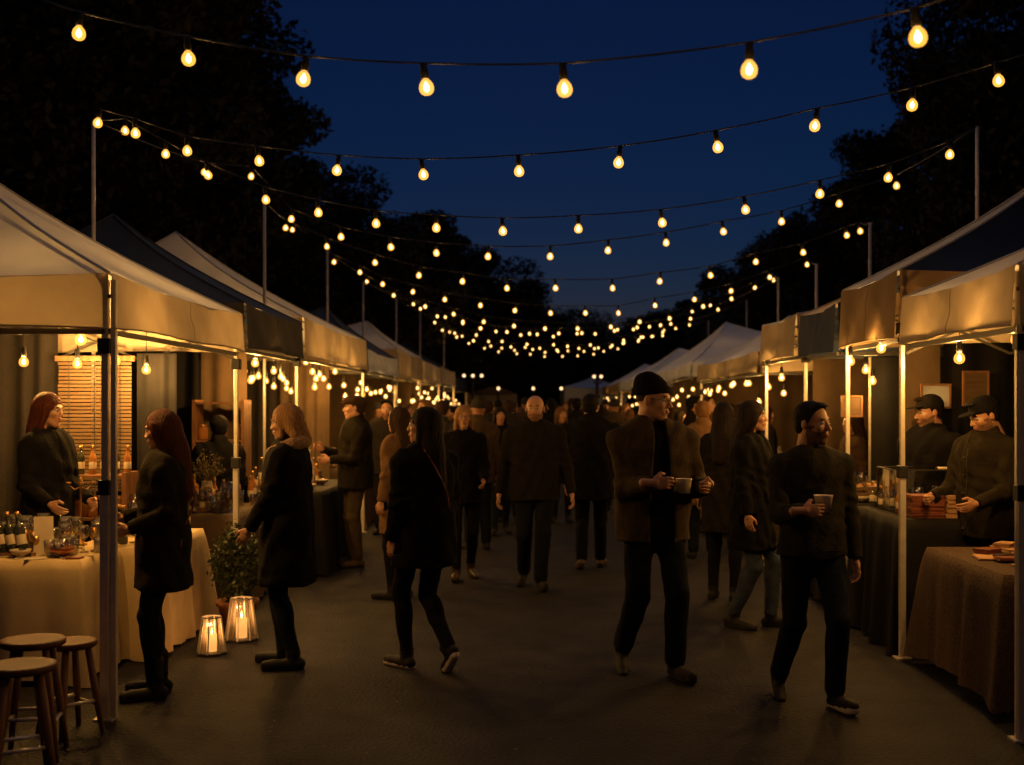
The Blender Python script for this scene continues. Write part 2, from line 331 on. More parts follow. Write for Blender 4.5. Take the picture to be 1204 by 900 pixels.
def string3(label, W, anchors, lod, P, every=1, drop=0.075, sc_=1.0):
    W = [Vector(p)+Vector((0, 0, 0.05+drop)) for p in W]
    root = empty('festoon_string', W[len(W)//2], label, 'string lights', 'festoon strings of warm bulbs across the lane'); base = W[len(W)//2].copy()
    path = [Vector(anchors[0])]+W+[Vector(anchors[1])]
    fine = []
    for i in range(len(path)-1):                               # each span between two bulbs sags a little
        a, b = path[i], path[i+1]
        for q in range(4):
            t = q/4; p = a.lerp(b, t); p.z -= 4*t*(1-t)*0.012*(b-a).length; fine.append(p)
    fine.append(path[-1])
    # smooth the run so that the cable has no kinks at the sockets
    for _ in range(3):
        g2 = [fine[0]]+[(fine[i] if i % 4 == 0 else (fine[i-1]+fine[i]*2+fine[i+1])/4) for i in range(1, len(fine)-1)]+[fine[-1]]; fine = g2
    c = MB(); c.tube([p-base for p in fine], 0.0052 if lod == 0 else 0.006, 5); c.build('cable', 'rubber', root, True)
    for i, p in enumerate(W):
        q = fine[4*(i+1)]
        b = bpy.data.objects.new('bulb', None); C.objects.link(b); b.parent = root; b.location = q-base+Vector((0, 0, -0.07-0.0)); b.empty_display_size = 0.03
        b.rotation_euler = (random.uniform(-.16, .16), random.uniform(-.16, .16), random.uniform(0, 6)); b.scale = (sc_,)*3
        bulb_children(b, lod, P*random.uniform(.65, 1.25) if i % every == 0 else 0)
    return root
def pole(x, y, h, label):
    t = empty('lane_pole', (x, y, 0), label, 'pole', 'thin poles that carry the bulb strings')
    MB().tube([(0, 0, 0), (0, 0, h)], 0.016, 8).build('shaft', 'metal', t, True)
    MB().lathe([(0.10, 0), (0.10, 0.02), (0.03, 0.035), (0.02, 0.08)], 14).build('foot', 'metal_dark', t)
    MB().tube([(-0.03, 0, h-0.03), (0.03, 0, h-0.03), (0.03, 0, h+0.012)], 0.006, 6).build('hook', 'metal_dark', t)
    return Vector((x, y, h))
PL = [pole(*a) for a in [((110-630)*9.16/F, 9.16, 3.86, 'tallest lane pole on the left, between the nearest grey stall and the navy stall'),
      ((311-630)*11.46/F, 11.46, 3.64, 'lane pole on the left behind the pointed beige stall roof'),
      ((385-630)*15.8/F, 15.8, 3.72, 'third lane pole from the left edge, over the navy roof'),
      ((427-630)*19.35/F, 19.35, 3.69, 'fourth lane pole from the left edge'),
      ((466-630)*23.55/F, 23.55, 3.79, 'fifth lane pole from the left edge'),
      ((494-630)*28.06/F, 28.06, 3.88, 'sixth lane pole from the left edge, small and far'),
      ((522-630)*33.06/F, 33.06, 3.9, 'farthest lane pole of the left row')]]
PR = [pole(*a) for a in [((1149-630)*9.32/F, 9.32, 3.85, 'lane pole nearest the right edge, behind the striped roofs'),
      ((1023-630)*10.76/F, 10.76, 3.32, 'second lane pole from the right edge'),
      ((960-630)*12.56/F, 12.56, 3.16, 'third lane pole from the right edge, over the navy valance'),
      ((915-630)*17.45/F, 17.45, 3.55, 'fourth lane pole from the right edge'),
      ((878-630)*24.05/F, 24.05, 3.8, 'fifth lane pole from the right edge, behind the white tents'),
      ((833-630)*31.05/F, 31.05, 3.9, 'farthest lane pole of the right row')]]
offL = Vector((-4.9, 6.0, 4.55)); offR = Vector((3.6, 3.9, 3.75)); offR2 = Vector((4.0, 7.1, 4.1))
string3('unseen festoon string added above the camera as warm front light', [Vector((-3.2+.62*q, 2.0+.03*q, 3.15+.55*(2*q/10-1)**2)) for q in range(11)], ((-4.4, 1.9, 4.4), (4.2, 2.3, 4.3)), 1, STRING_W*1.4)  # out of view, added to warm the faces and fronts turned to the camera
string3('unseen festoon string added just behind the camera as warm front light', [Vector((-3.1+.62*q, -.1+.03*q, 3.2+.55*(2*q/10-1)**2)) for q in range(11)], ((-4.4, -.2, 4.4), (4.2, .3, 4.3)), 1, STRING_W*1.4)  # second added string, unseen, more warm fill on the front faces
string('festoon string just above the top edge of the photo, only bulb tips in view', [(85, -30), (250, -14), (412, -12), (590, -14), (765, -18), (950, -34), (1120, -60)], (Vector((-4.5, 4.3, 4.6)), Vector((3.4, 3.2, 3.7))), 4.3, 3.6, 0, STRING_W*1.6)
string('nearest festoon string, large bulbs across the top of the sky', [(93, 44), (221, 74), (358, 98), (500, 108), (663, 110), (881, 88), (1078, 50)], (offL, offR), 5.9, 4.3, 0, STRING_W*1.4)
string('second festoon string, rising from the left pole to the upper right', [(116, 148), (159, 160), (220, 181), (304, 193), (397, 204), (497, 209), (610, 205), (728, 195), (843, 177), (959, 152), (1073, 128), (1173, 99)], (PL[0], offR2), 8.6, 6.9, 0, STRING_W)
string('third festoon string, spanning from the left pole to the right pole', [(147, 157), (195, 184), (244, 209), (312, 238), (374, 253), (442, 266), (513, 271), (591, 275), (680, 272), (778, 265), (876, 250), (964, 231), (1045, 212), (1117, 185)], (PL[0], PR[0]), 9.9, 9.1, 0, STRING_W)
string('fourth festoon string, just below the third over the lane', [(240, 205), (296, 210), (343, 260), (401, 281), (459, 293), (513, 300), (574, 304), (647, 304), (715, 297), (783, 288), (850, 275), (919, 263), (987, 242), (1054, 221)], (PL[0], PR[0]), 12.4, 11.6, 1, STRING_W)
string('fifth festoon string, starting at the second left pole', [(336, 270), (384, 292), (441, 311), (493, 326), (544, 333), (596, 341), (653, 341), (720, 341), (776, 333), (835, 326), (889, 310), (944, 299), (995, 279), (1011, 274)], (PL[1], PR[1]), 14.3, 13.8, 1, STRING_W)
string('sixth festoon string, starting near the third left pole', [(344, 272), (393, 310), (423, 322), (450, 336), (486, 345), (523, 354), (565, 361), (606, 367), (647, 370), (688, 370), (727, 370), (770, 361), (817, 354), (860, 344), (905, 328), (949, 313)], (PL[1], PR[2]), 17, 16.8, 1, STRING_W)
string('seventh festoon string, a dense curve of small bulbs', [(431, 333), (463, 349), (500, 362), (533, 371), (569, 380), (604, 385), (641, 388), (679, 388), (718, 386), (752, 380), (787, 376), (827, 362), (860, 353), (888, 340), (910, 331)], (PL[2], PR[3]), 20, 20, 1, STRING_W)
for i, (d, la, ra, lb) in enumerate([(22.6, PL[3], PR[3], 'eighth'), (24.8, PL[3], PR[4], 'ninth'), (27.2, PL[4], PR[4], 'tenth'), (29.8, PL[5], PR[4], 'eleventh'), (32.6, PL[5], PR[5], 'twelfth'), (35.6, PL[6], PR[5], 'thirteenth')]):
    pts = []; n = (13, 16, 12, 15, 17, 14)[i]; lo = 3.02+random.uniform(-.02, .16); ph_ = random.uniform(.25, .75)
    for q in range(n):
        t = min(.985, max(.015, (q+ph_+random.uniform(-.22, .22))/n)); x = -2.6+6.3*t; pts.append(Vector((x, d+random.uniform(-.3, .3), lo+(0.62+random.uniform(-.1, .1))*abs(2*t-1)**2.2+random.uniform(-.03, .03))))
    string3(f'{lb} festoon string, tiny bulbs low over the far lane', pts, (la, ra), 1, STRING_W*1.4, 2, 0.06, .92)

# ------------------------------------------------------------------ stalls
PW = [0]
def stall(label, side, xf, dep, y0, y1, eave, vb, peak, mats, name='market_stall', far=False, posts=None, wallm=None, eave_n=None):
    """mats: materials of lane slope, near slope, far slope, back slope, lane valance, near valance"""
    xb = xf+side*dep; gy = 0.03; y0 += gy; y1 -= gy
    root = empty(name, ((xf+xb)/2, (y0+y1)/2, 0), label, 'stall', 'market stalls lining the lane'); o = root.location
    P = Vector(peak); cor = {'fn': (xf, y0), 'ff': (xf, y1), 'bn': (xb, y0), 'bf': (xb, y1)}
    ml = list(dict.fromkeys(mats)); rf = MB(); nu, nv = (18, 14) if not far else (8, 6)
    for si, (a, b) in enumerate((('fn', 'ff'), ('fn', 'bn'), ('ff', 'bf'), ('bn', 'bf'))):
        A, B = cor[a], cor[b]; vs = []; fs = []; ph = random.random()*6
        for j in range(nv+1):
            t = j/nv
            for i in range(nu+1):
                u = i/nu; x = A[0]+(B[0]-A[0])*u; y = A[1]+(B[1]-A[1])*u
                x += (P.x-x)*t; y += (P.y-y)*t
                z = eave+(P.z-eave)*(0.80*t+0.20*t*t*t)
                ed = math.sin(PI*u)*(1-t)*t
                z -= 0.16*ed*4*0.5                                   # cloth sags between its hips
                z += 0.024*fold(x*1.3, y*1.3, z, ph)*math.sin(PI*u)*(1-t*t)
                z -= 0.03*math.sin(PI*u)*(1-t)**3
                vs.append((x-o.x, y-o.y, z))
        w_ = nu+1
        for j in range(nv):
            for i in range(nu): fs.append((j*w_+i, j*w_+i+1, (j+1)*w_+i+1, (j+1)*w_+i))
        rf.add(vs, fs, ml.index(mats[si]))
    # corner hems run up every hip
    for k in cor:
        pts = []
        for j in range(nv+1):
            t = j/nv; x, y = cor[k]; x += (P.x-x)*t; y += (P.y-y)*t; pts.append((x-o.x, y-o.y, eave+(P.z-eave)*(0.80*t+0.20*t**3)+0.004))
        rf.tube(pts, 0.009, 5, ml.index(mats[0]))
    rf.build('roof', ml, root, True)
    vm = {0: mats[4], 1: mats[5], 2: mats[5], 3: mats[4]}
    for si, (a, b) in enumerate((('fn', 'ff'), ('fn', 'bn'), ('ff', 'bf'), ('bn', 'bf'))):
        if far and si == 3: continue
        A = Vector((*cor[a], 0)); B = Vector((*cor[b], 0)); L = (B-A).length; out = ((A+B)/2-Vector((o.x, o.y, 0))); out.normalize()
        v = MB(); vs = []; fs = []; n = 40 if not far else 10; rws = 7; ph = random.random()*9
        for r_ in range(rws+1):
            s = r_/rws
            for i in range(n+1):
                u = i/n; p = A+(B-A)*u; zt = eave-0.03*math.sin(PI*u)+0.004; sc_l = vb+0.018*abs(math.sin(PI*u*max(1, round(L/1.5))))
                z = zt+(sc_l-zt)*s
                wv = 0.022*fold(u*L*1.5, s*0.9, 0, ph)*math.sin(PI*u)**0.4+0.014*math.sin(u*L*7+ph+3*s)*s*math.sin(PI*u)**0.5
                q = p+out*(0.012+0.02*s+wv); vs.append((q.x-o.x, q.y-o.y, z))
        for r_ in range(rws):
            for i in range(n): k = r_*(n+1)+i; fs.append((k, k+1, k+n+2, k+n+1))
        v.add(vs, fs)
        # stitched hem and centre seam
        v.tube([(x, y, z) for x, y, z in vs[rws*(n+1):]], 0.005, 5)
        if not far:
            v.tube([Vector(vs[r_*(n+1)+n//2])+out*0.001 for r_ in range(rws+1)], 0.0018, 4)
        v.build('valance', vm[si], root, True)
    first = label.startswith('nearest'); posts = posts or ((1, 1, 1, 1) if first or 'navy front slope' in label else (0, 1, 0, 1))
    for k, on in zip(('fn', 'ff', 'bn', 'bf'), posts):
        if not on: continue
        x, y = cor[k]; x -= side*-0.03; y += 0.03 if k[1] == 'n' else -0.03; x -= o.x; y -= o.y
        p = MB(); e_ = 0.024 if first and k == 'fn' else 0.02; p.box(x-e_, x+e_, y-e_, y+e_, 0.012, 1.25); p.box(x-e_*.75, x+e_*.75, y-e_*.75, y+e_*.75, 1.25, eave-0.03)
        if first and k == 'fn': p.box(x+.03*-side+e_*0, x+.03*-side+.030, y-.015, y+.015, 0.012, eave-.03)
        if not far: p.box(x-0.023, x+0.023, y-0.006, y+0.006, 0.012, 1.25)
        po = p.build('post', 'metal', root, bevel=0 if far else .004)
        MB().box(x-0.05, x+0.05, y-0.05, y+0.05, 0, 0.012).build('foot_plate', 'metal', po)
        if not far:
            MB().box(x-0.032, x+0.032, y-0.032, y+0.032, 1.19, 1.27).build('clamp', 'plastic_black', po, bevel=0.005)
            MB().box(x-0.034, x+0.034, y-0.034, y+0.034, eave-0.42, eave-0.34).build('clamp', 'plastic_black', po, bevel=0.005)
    tr = MB(); zt, zb = eave-0.06, eave-0.36
    for a, b in (('fn', 'ff'), ('fn', 'bn')):
        A = Vector((*cor[a], vb-0.012)); B = Vector((*cor[b], vb-0.012)); ins = (Vector((o.x, o.y, vb-0.012))-(A+B)/2).normalized()*0.035; q0 = Vector((o.x, o.y, 0))
        tr.bar(A+ins-q0, B+ins-q0, 0.018, 0.030)
    edges = (('ff', 'bf'),) if not far else ()
    for a, b in edges:
        A = Vector((*cor[a], 0)); B = Vector((*cor[b], 0)); nseg = max(2, 2*round((B-A).length/1.6)); ins = (Vector((o.x, o.y, 0))-(A+B)/2).normalized()*0.03
        for i in range(nseg):
            p = A+(B-A)*i/nseg+ins-Vector((o.x, o.y, 0)); q = A+(B-A)*(i+1)/nseg+ins-Vector((o.x, o.y, 0))
            tr.bar((p.x, p.y, zt), (q.x, q.y, zb), 0.008, 0.016); tr.bar((p.x+ins.x*.5, p.y+ins.y*.5, zb), (q.x+ins.x*.5, q.y+ins.y*.5, zt), 0.008, 0.016)
    if not far:
        for a in cor: p = Vector((*cor[a], 0)); tr.bar((p.x-o.x, p.y-o.y, eave-0.12), (P.x-o.x, P.y-o.y, P.z-0.35), 0.018)
        tr.tube([(P.x-o.x, P.y-o.y, P.z-0.6), (P.x-o.x, P.y-o.y, P.z-0.03)], 0.02, 8)
    tr.build('truss', 'metal_dark', root)
    if wallm:   # rear wall cloth
        wv = MB(); vs = []; n = 44
        for s in range(2):
            for i in range(n+1):
                u = i/n; vs.append((xb-o.x-side*(0.05+0.03*math.sin(u*40)+0.02*math.sin(u*17)), y0+(y1-y0)*u-o.y, (eave-0.02) if s == 0 else 0.02))
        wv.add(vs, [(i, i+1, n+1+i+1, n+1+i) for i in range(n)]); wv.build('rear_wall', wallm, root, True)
    return root
BG = 'canvas'
Ls = [stall('nearest grey beige market stall on the left, over the stools', -1, -2.25, 2.9, 6.25, 9.12, 2.36, 2.07, (-3.75, 7.65, 3.3), ('canvas_grey', 'canvas_grey', 'canvas_grey', 'canvas', 'canvas_lamp_tint', 'canvas_lamp_tint'), wallm='curtain'),
      stall('navy market stall on the left between two beige ones', -1, -2.25, 2.9, 9.16, 11.42, 2.46, 2.11, (-3.62, 10.2, 3.3), ('canvas_navy',)*4+('canvas_charcoal', 'canvas_charcoal'), wallm='curtain'),
      stall('beige market stall on the left with a tall pointed roof', -1, -2.25, 3.3, 11.46, 15.75, 2.52, 2.13, (-4.05, 13.4, 3.62), ('canvas_grey', 'canvas_grey', 'canvas_grey', 'canvas', 'canvas_lamp_tint', 'canvas_lamp_tint'), wallm='curtain'),
      stall('navy roofed market stall with a pale valance further along the left row', -1, -2.25, 2.9, 15.8, 19.3, 2.42, 2.12, (-3.1, 17.5, 3.12), ('canvas_navy',)*4+('canvas_white', 'canvas_navy'), wallm='curtain'),
      stall('smaller looking beige stall on the left with a pale pointed roof', -1, -2.25, 2.9, 19.35, 23.5, 2.6, 2.14, (-3.05, 21.5, 3.2), ('canvas_grey', 'canvas_grey', 'canvas_grey', 'canvas', 'canvas_lamp_tint', 'canvas_lamp_tint'), wallm='curtain'),
      stall('beige stall next to the far navy ones on the left', -1, -2.25, 2.9, 23.6, 28.0, 2.55, 2.15, (-3.4, 25.7, 3.2), ('canvas',)*6, far=True),
      stall('far navy stall on the left, second from the row end', -1, -2.25, 2.9, 28.1, 33.0, 2.6, 2.2, (-3.4, 30.5, 3.3), ('canvas_navy',)*4+('canvas', 'canvas_navy'), far=True),
      stall('last navy stall of the left row', -1, -2.25, 2.9, 33.1, 39.0, 2.5, 2.1, (-3.4, 36, 3.2), ('canvas_navy',)*6, far=True)]
Rs = [stall('nearest beige market stall on the right', 1, 2.38, 2.7, 5.85, 7.73, 2.36, 2.06, (3.75, 6.8, 3.05), ('canvas_grey', 'canvas_grey', 'canvas', 'canvas', 'canvas_lamp_tint', 'canvas_lamp_tint'), wallm='curtain', posts=(1, 0, 1, 0)),
      stall('right market stall with a navy front slope and a brown valance', 1, 2.38, 2.9, 7.77, 9.26, 2.55, 2.11, (3.9, 8.6, 3.5), ('canvas_grey', 'canvas_navy', 'canvas_navy', 'canvas_navy', 'canvas_tan', 'canvas_tan'), wallm='curtain'),
      stall('right market stall with a navy valance', 1, 2.38, 2.9, 9.37, 10.7, 2.47, 2.09, (3.75, 10.1, 3.2), ('canvas', 'canvas_navy', 'canvas_navy', 'canvas_navy', 'canvas_navy', 'canvas_navy'), wallm='curtain'),
      stall('beige valance stall on the right, next past the navy valance', 1, 2.38, 2.9, 10.82, 12.5, 2.50, 2.12, (3.3, 11.7, 2.72), ('canvas_white', 'canvas_white', 'canvas', 'canvas', 'canvas_lamp_tint', 'canvas_lamp_tint'), wallm='curtain'),
      stall('grey roofed stall on the right in front of the white tents', 1, 2.38, 2.9, 12.62, 17.4, 2.25, 2.02, (3.35, 15.7, 2.85), ('canvas_white', 'canvas_white', 'canvas', 'canvas', 'canvas_lamp_tint', 'canvas_lamp_tint'), wallm='curtain'),
      stall('pale blue white pointed tent on the right, nearer of two', 1, 2.30, 3.6, 17.5, 24.0, 2.30, 2.10, (3.5, 21.9, 3.2), ('canvas_white',)*6, wallm='curtain'),
      stall('pale blue white tent on the right, farther of two', 1, 2.2, 3.6, 24.1, 31.0, 2.30, 2.05, (3.3, 27.5, 3.0), ('canvas_white',)*6, far=True),
      stall('last pale tent of the right row', 1, 2.2, 2.9, 31.1, 39.0, 2.3, 2.0, (3.2, 35, 2.9), ('canvas_white',)*4+('canvas_tan',)*2, far=True)]
stall('small pale tent at the far end of the lane, left of its middle', -1, -0.7, 1.9, 44, 46, 2.1, 1.8, (-1.5, 45, 2.5), ('canvas',)*6, far=True)
stall('small white tent at the far end of the lane, right of its middle', 1, 1.0, 2.2, 42, 44, 2.35, 1.3, (2.0, 43, 2.7), ('canvas_white',)*6, far=True)
def closed_gazebo(): pass

# ------------------------------------------------------------------ partitions, curtains, blinds inside the stalls
def curtain(name, label, a, b, z0, z1, m, amp=0.03, wl=0.16, cat='curtain'):
    a = Vector((*a, 0)); b = Vector((*b, 0)); L = (b-a).length; n = max(12, int(L/wl*8)); d = (b-a)/L; nn = Vector((-d.y, d.x, 0)); vs = []; rws = 6; ph = random.random()*9
    for r_ in range(rws+1):
        s = r_/rws
        for i in range(n+1):
            u = i/n; k = u*L*2*PI/wl
            q = a+d*(u*L)+nn*(amp*math.sin(k+ph+0.5*math.sin(k*0.37)+s*0.5)*(0.5+0.6*s)+0.3*amp*math.sin(k*0.43+2*s)); vs.append((q.x-a.x, q.y-a.y, z1+(z0-z1)*s))
    mb = MB(); mb.add(vs, [(r_*(n+1)+i, r_*(n+1)+i+1, (r_+1)*(n+1)+i+1, (r_+1)*(n+1)+i) for r_ in range(rws) for i in range(n)])
    o = mb.build(name, m, None, True, (a.x, a.y, 0)); return tag(o, label, cat)
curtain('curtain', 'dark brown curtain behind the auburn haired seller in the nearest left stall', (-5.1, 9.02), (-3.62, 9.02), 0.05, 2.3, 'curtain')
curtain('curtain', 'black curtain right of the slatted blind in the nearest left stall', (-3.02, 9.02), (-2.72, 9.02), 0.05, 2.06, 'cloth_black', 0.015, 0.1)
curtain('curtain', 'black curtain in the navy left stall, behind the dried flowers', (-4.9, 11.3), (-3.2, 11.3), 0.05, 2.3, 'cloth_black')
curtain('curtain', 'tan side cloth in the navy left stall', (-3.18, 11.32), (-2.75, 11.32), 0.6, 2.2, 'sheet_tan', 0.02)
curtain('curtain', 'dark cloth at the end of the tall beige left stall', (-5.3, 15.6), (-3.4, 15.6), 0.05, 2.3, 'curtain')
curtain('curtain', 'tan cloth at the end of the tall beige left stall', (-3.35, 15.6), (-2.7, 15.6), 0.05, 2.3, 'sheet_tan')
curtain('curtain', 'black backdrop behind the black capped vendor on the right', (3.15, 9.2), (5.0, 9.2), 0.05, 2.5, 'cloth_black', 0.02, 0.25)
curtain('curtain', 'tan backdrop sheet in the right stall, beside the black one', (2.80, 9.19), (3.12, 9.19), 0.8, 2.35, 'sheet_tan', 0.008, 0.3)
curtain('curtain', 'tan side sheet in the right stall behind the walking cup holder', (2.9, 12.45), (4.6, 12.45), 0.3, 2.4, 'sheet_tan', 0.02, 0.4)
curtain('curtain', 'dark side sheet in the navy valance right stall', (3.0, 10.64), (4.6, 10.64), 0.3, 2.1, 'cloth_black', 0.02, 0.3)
for s, (ya, yb) in ((-1, (19.2, 0)), (-1, (23.4, 0)), (-1, (27.9, 0)), (-1, (32.9, 0)), (1, (17.3, 0)), (1, (23.9, 0)), (1, (30.9, 0))):
    curtain('curtain', f"tan end sheet of a far {'left' if s < 0 else 'right'} stall, number {int(ya)} along the lane".replace(f', number {int(ya)} along the lane', {19.2: ' with the pale valance', 23.4: ' with the pale pointed roof', 27.9: ' just before the far navy pair', 32.9: ' of the far navy pair', 17.3: ' with the grey roof', 23.9: ' the nearer pale tent', 30.9: ' the farther pale tent'}[ya]), (s*2.75, ya), (s*4.8, ya), 0.1, 2.25, 'sheet_tan', 0.03, 0.4)
def blind(label, x0, x1, y, z0, z1):
    t = empty('slatted_blind', ((x0+x1)/2, y, z0), label, 'blind'); n = int((z1-z0)/0.028); w2 = (x1-x0)/2
    m = MB()
    for i in range(n):
        z = i*0.028; m.box(-w2+random.uniform(-.004, .004), w2, -0.006+random.uniform(-.003, .003), 0.004, z, z+0.021)
    m.build('slats', 'wood_pale', t); c = MB()
    for x in (-w2*0.7, 0, w2*0.7): c.tube([(x, -0.010, 0), (x, -0.010, z1-z0)], 0.003, 5)
    c.build('cord', 'rubber', t); MB().box(-w2-.02, w2+.02, -0.02, 0.02, z1-z0, z1-z0+0.04).build('head_rail', 'wood', t)
blind('pale slatted wooden blind lit at the back of the nearest left stall', -3.60, -3.05, 8.98, 1.02, 2.0)
def shelf(label, x0, x1, y, zs, dep=0.28, m='wood'):
    t = empty('shelf_unit', ((x0+x1)/2, y, 0), label, 'shelf'); w2 = (x1-x0)/2
    for s in (-1, 1): MB().box(s*w2-0.015, s*w2+0.015, -dep/2, dep/2, 0, zs[-1]+0.02).build('side_post', m, t)
    for z in zs: MB().box(-w2+.015, w2-.015, -dep/2, dep/2, z-0.02, z).build('shelf_board', m, t)
    return t
shelf('wooden shelf of glassware under the slatted blind', -3.6, -2.98, 8.75, [0.5, 0.85, 1.16])
shelf('dark wooden shelf deep in the navy left stall', -3.15, -2.7, 11.1, [0.6, 1.0, 1.35, 1.7])
def framed(label, x, y, z, w_, h, m='wood_pale'):
    t = empty('framed_board', (x, y, z), label, 'framed picture')
    MB().box(-w_/2, w_/2, -0.01, 0.01, -h/2, h/2).build('panel', m, t)
    f = MB(); e = 0.015
    f.box(-w_/2-e, w_/2+e, -0.018, 0.012, h/2, h/2+e); f.box(-w_/2-e, w_/2+e, -0.018, 0.012, -h/2-e, -h/2)
    f.box(-w_/2-e, -w_/2, -0.018, 0.012, -h/2, h/2); f.box(w_/2, w_/2+e, -0.018, 0.012, -h/2, h/2); f.build('frame', 'wood', t)
p = wp(1147, 457, 9.1); framed('pale wooden framed board hanging above the black capped vendor', p.x, 9.1, p.z, 0.17, 0.24)
p = wp(1101, 466, 9.1); framed('plain grey board hanging left of the pale framed board', p.x, 9.12, p.z, 0.2, 0.16, 'canvas_grey')
p = wp(1003, 478, 10.5); framed('small pale board on the dark sheet in the right stall', p.x, 10.55, p.z, 0.16, 0.16)

# ------------------------------------------------------------------ tables and cloths
def table(label, x0, x1, y0, y1, h):
    cx, cy_ = (x0+x1)/2, (y0+y1)/2; t = empty('table', (cx, cy_, 0), label, 'table'); a, b = (x1-x0)/2, (y1-y0)/2
    MB().box(-a+.01, a-.01, -b+.01, b-.01, h-0.03, h-0.004).build('tabletop', 'wood', t)
    for sx in (-1, 1):
        for sy in (-1, 1): MB().box(sx*(a-.06)-.018, sx*(a-.06)+.018, sy*(b-.06)-.018, sy*(b-.06)+.018, 0, h-0.03).build('leg', 'metal_dark', t)
    return t
def tablecloth(label, x0, x1, y0, y1, h, drop, m, amp=0.035, wl=0.22, seed=0, flare=0.10):
    cx, cy_ = (x0+x1)/2, (y0+y1)/2; a, b = (x1-x0)/2, (y1-y0)/2; rg = random.Random(seed)
    per = []; st = 0.02; r = 0.03
    L = [(Vector((-a, -b)), Vector((a, -b)), Vector((0, -1))), (Vector((a, -b)), Vector((a, b)), Vector((1, 0))), (Vector((a, b)), Vector((-a, b)), Vector((0, 1))), (Vector((-a, b)), Vector((-a, -b)), Vector((-1, 0)))]
    for p, q, nn in L:
        n = max(6, int((q-p).length/st)); d = (q-p)/n
        for i in range(n): 
            u = i/n; e = min(u, 1-u)*(q-p).length; c = max(0, 1-e/0.14)
            tdir = (q-p).normalized()*(-1 if u < 0.5 else 1)
            out = (nn+tdir*c*0.9).normalized(); per.append((p+d*i, out, c))
    N = len(per); rws = 12; vs = []; s_ = 0; ph = rg.random()*9
    for r_ in range(rws+1):
        t = r_/rws; s_ = 0
        for i, (p, out, c) in enumerate(per):
            k = i*st*2*PI/wl
            wv = amp*t**0.8*(0.6*math.sin(k+ph+0.8*math.sin(k*0.31+ph))+0.4*math.sin(k*0.53+2*ph)+0.25*math.sin(k*1.9))*(1-0.6*c)
            o_ = 0.004+0.02*min(1, t*8)+wv+flare*c*c*t+0.02*t+amp*0.5*t
            q = p+out*o_; z = h-drop*t+(0.02*c*0-0.03*c*t) if r_ else h+0.002
            vs.append((q.x, q.y, max(0.006, z+0.008*math.sin(k*.4)*t)))
    mb = MB(); mb.add(vs, [tuple(range(N))]+[(r_*N+i, (r_+1)*N+i, (r_+1)*N+(i+1) % N, r_*N+(i+1) % N) for r_ in range(rws) for i in range(N)])
    o = mb.build('tablecloth', m, None, True, (cx, cy_, 0))
    o.data.polygons[0].use_smooth = False
    return tag(o, label, 'tablecloth')
H1 = 0.74
for args in [('display table end facing the camera in the nearest left stall', 'long cream tablecloth on the near end table behind the stools', -4.1, -2.72, 7.1, 7.75, H1, 0.71, 'cloth_cream', 0.028, 0.34, 1),
             ('side table along the lane in the nearest left stall', 'cream tablecloth hanging to the lane behind the auburn haired customer', -3.05, -2.52, 7.79, 9.0, H1-.005, 0.715, 'cloth_cream', 0.03, 0.25, 2),
             ('table of glassware in the navy left stall', 'taupe tablecloth under the glassware of the navy left stall', -3.1, -2.42, 9.45, 11.2, 0.80, 0.77, 'cloth_taupe', 0.02, 0.3, 3),
             ('table beside the flat capped man on the left', 'black tablecloth beside the flat capped man', -3.0, -2.12, 11.7, 13.7, 0.82, 0.79, 'cloth_black', 0.03, 0.25, 4),
             ('table of paper stacks in the right stall', 'black floor length tablecloth under the brown paper stack', 2.45, 3.75, 8.0, 9.05, 0.90, 0.885, 'cloth_black', 0.045, 0.3, 5),
             ('low table nearest the right edge', 'brown woven tablecloth on the low table at the right edge', 2.50, 3.3, 6.35, 7.6, 0.76, 0.68, 'cloth_brown', 0.03, 0.4, 6),
             ('table in the navy valance right stall', 'dark tablecloth in the navy valance right stall', 2.45, 3.2, 9.5, 10.55, 0.88, 0.85, 'cloth_black', 0.03, 0.3, 7),
             ('table in the right stall beyond the navy valance', 'taupe tablecloth in the right stall beyond the navy valance', 2.5, 3.2, 10.95, 12.3, 0.85, 0.82, 'cloth_taupe', 0.03, 0.3, 8),
             ('table in the left stall with the pale valance', 'cream tablecloth in the left stall with the pale valance', -3.1, -2.4, 16.2, 18.9, 0.8, 0.78, 'cloth_taupe', 0.03, 0.3, 9),
             ('table in the far left pointed stall', 'dark tablecloth in the far left pointed stall', -3.1, -2.4, 19.8, 23.0, 0.8, 0.78, 'cloth_black', 0.03, 0.3, 10),
             ('table under the grey roofed right stall', 'cream tablecloth under the grey roofed right stall', 2.55, 3.2, 13, 17, 0.85, 0.82, 'cloth_cream', 0.03, 0.3, 11),
             ('table under the nearer pale tent', 'dark tablecloth under the nearer pale tent', 2.5, 3.3, 18, 23.5, 0.85, 0.82, 'cloth_black', 0.03, 0.3, 12)]:
    table(args[0], *args[2:7]); tablecloth(args[1], *args[2:9], amp=args[9], wl=args[10], seed=args[11])

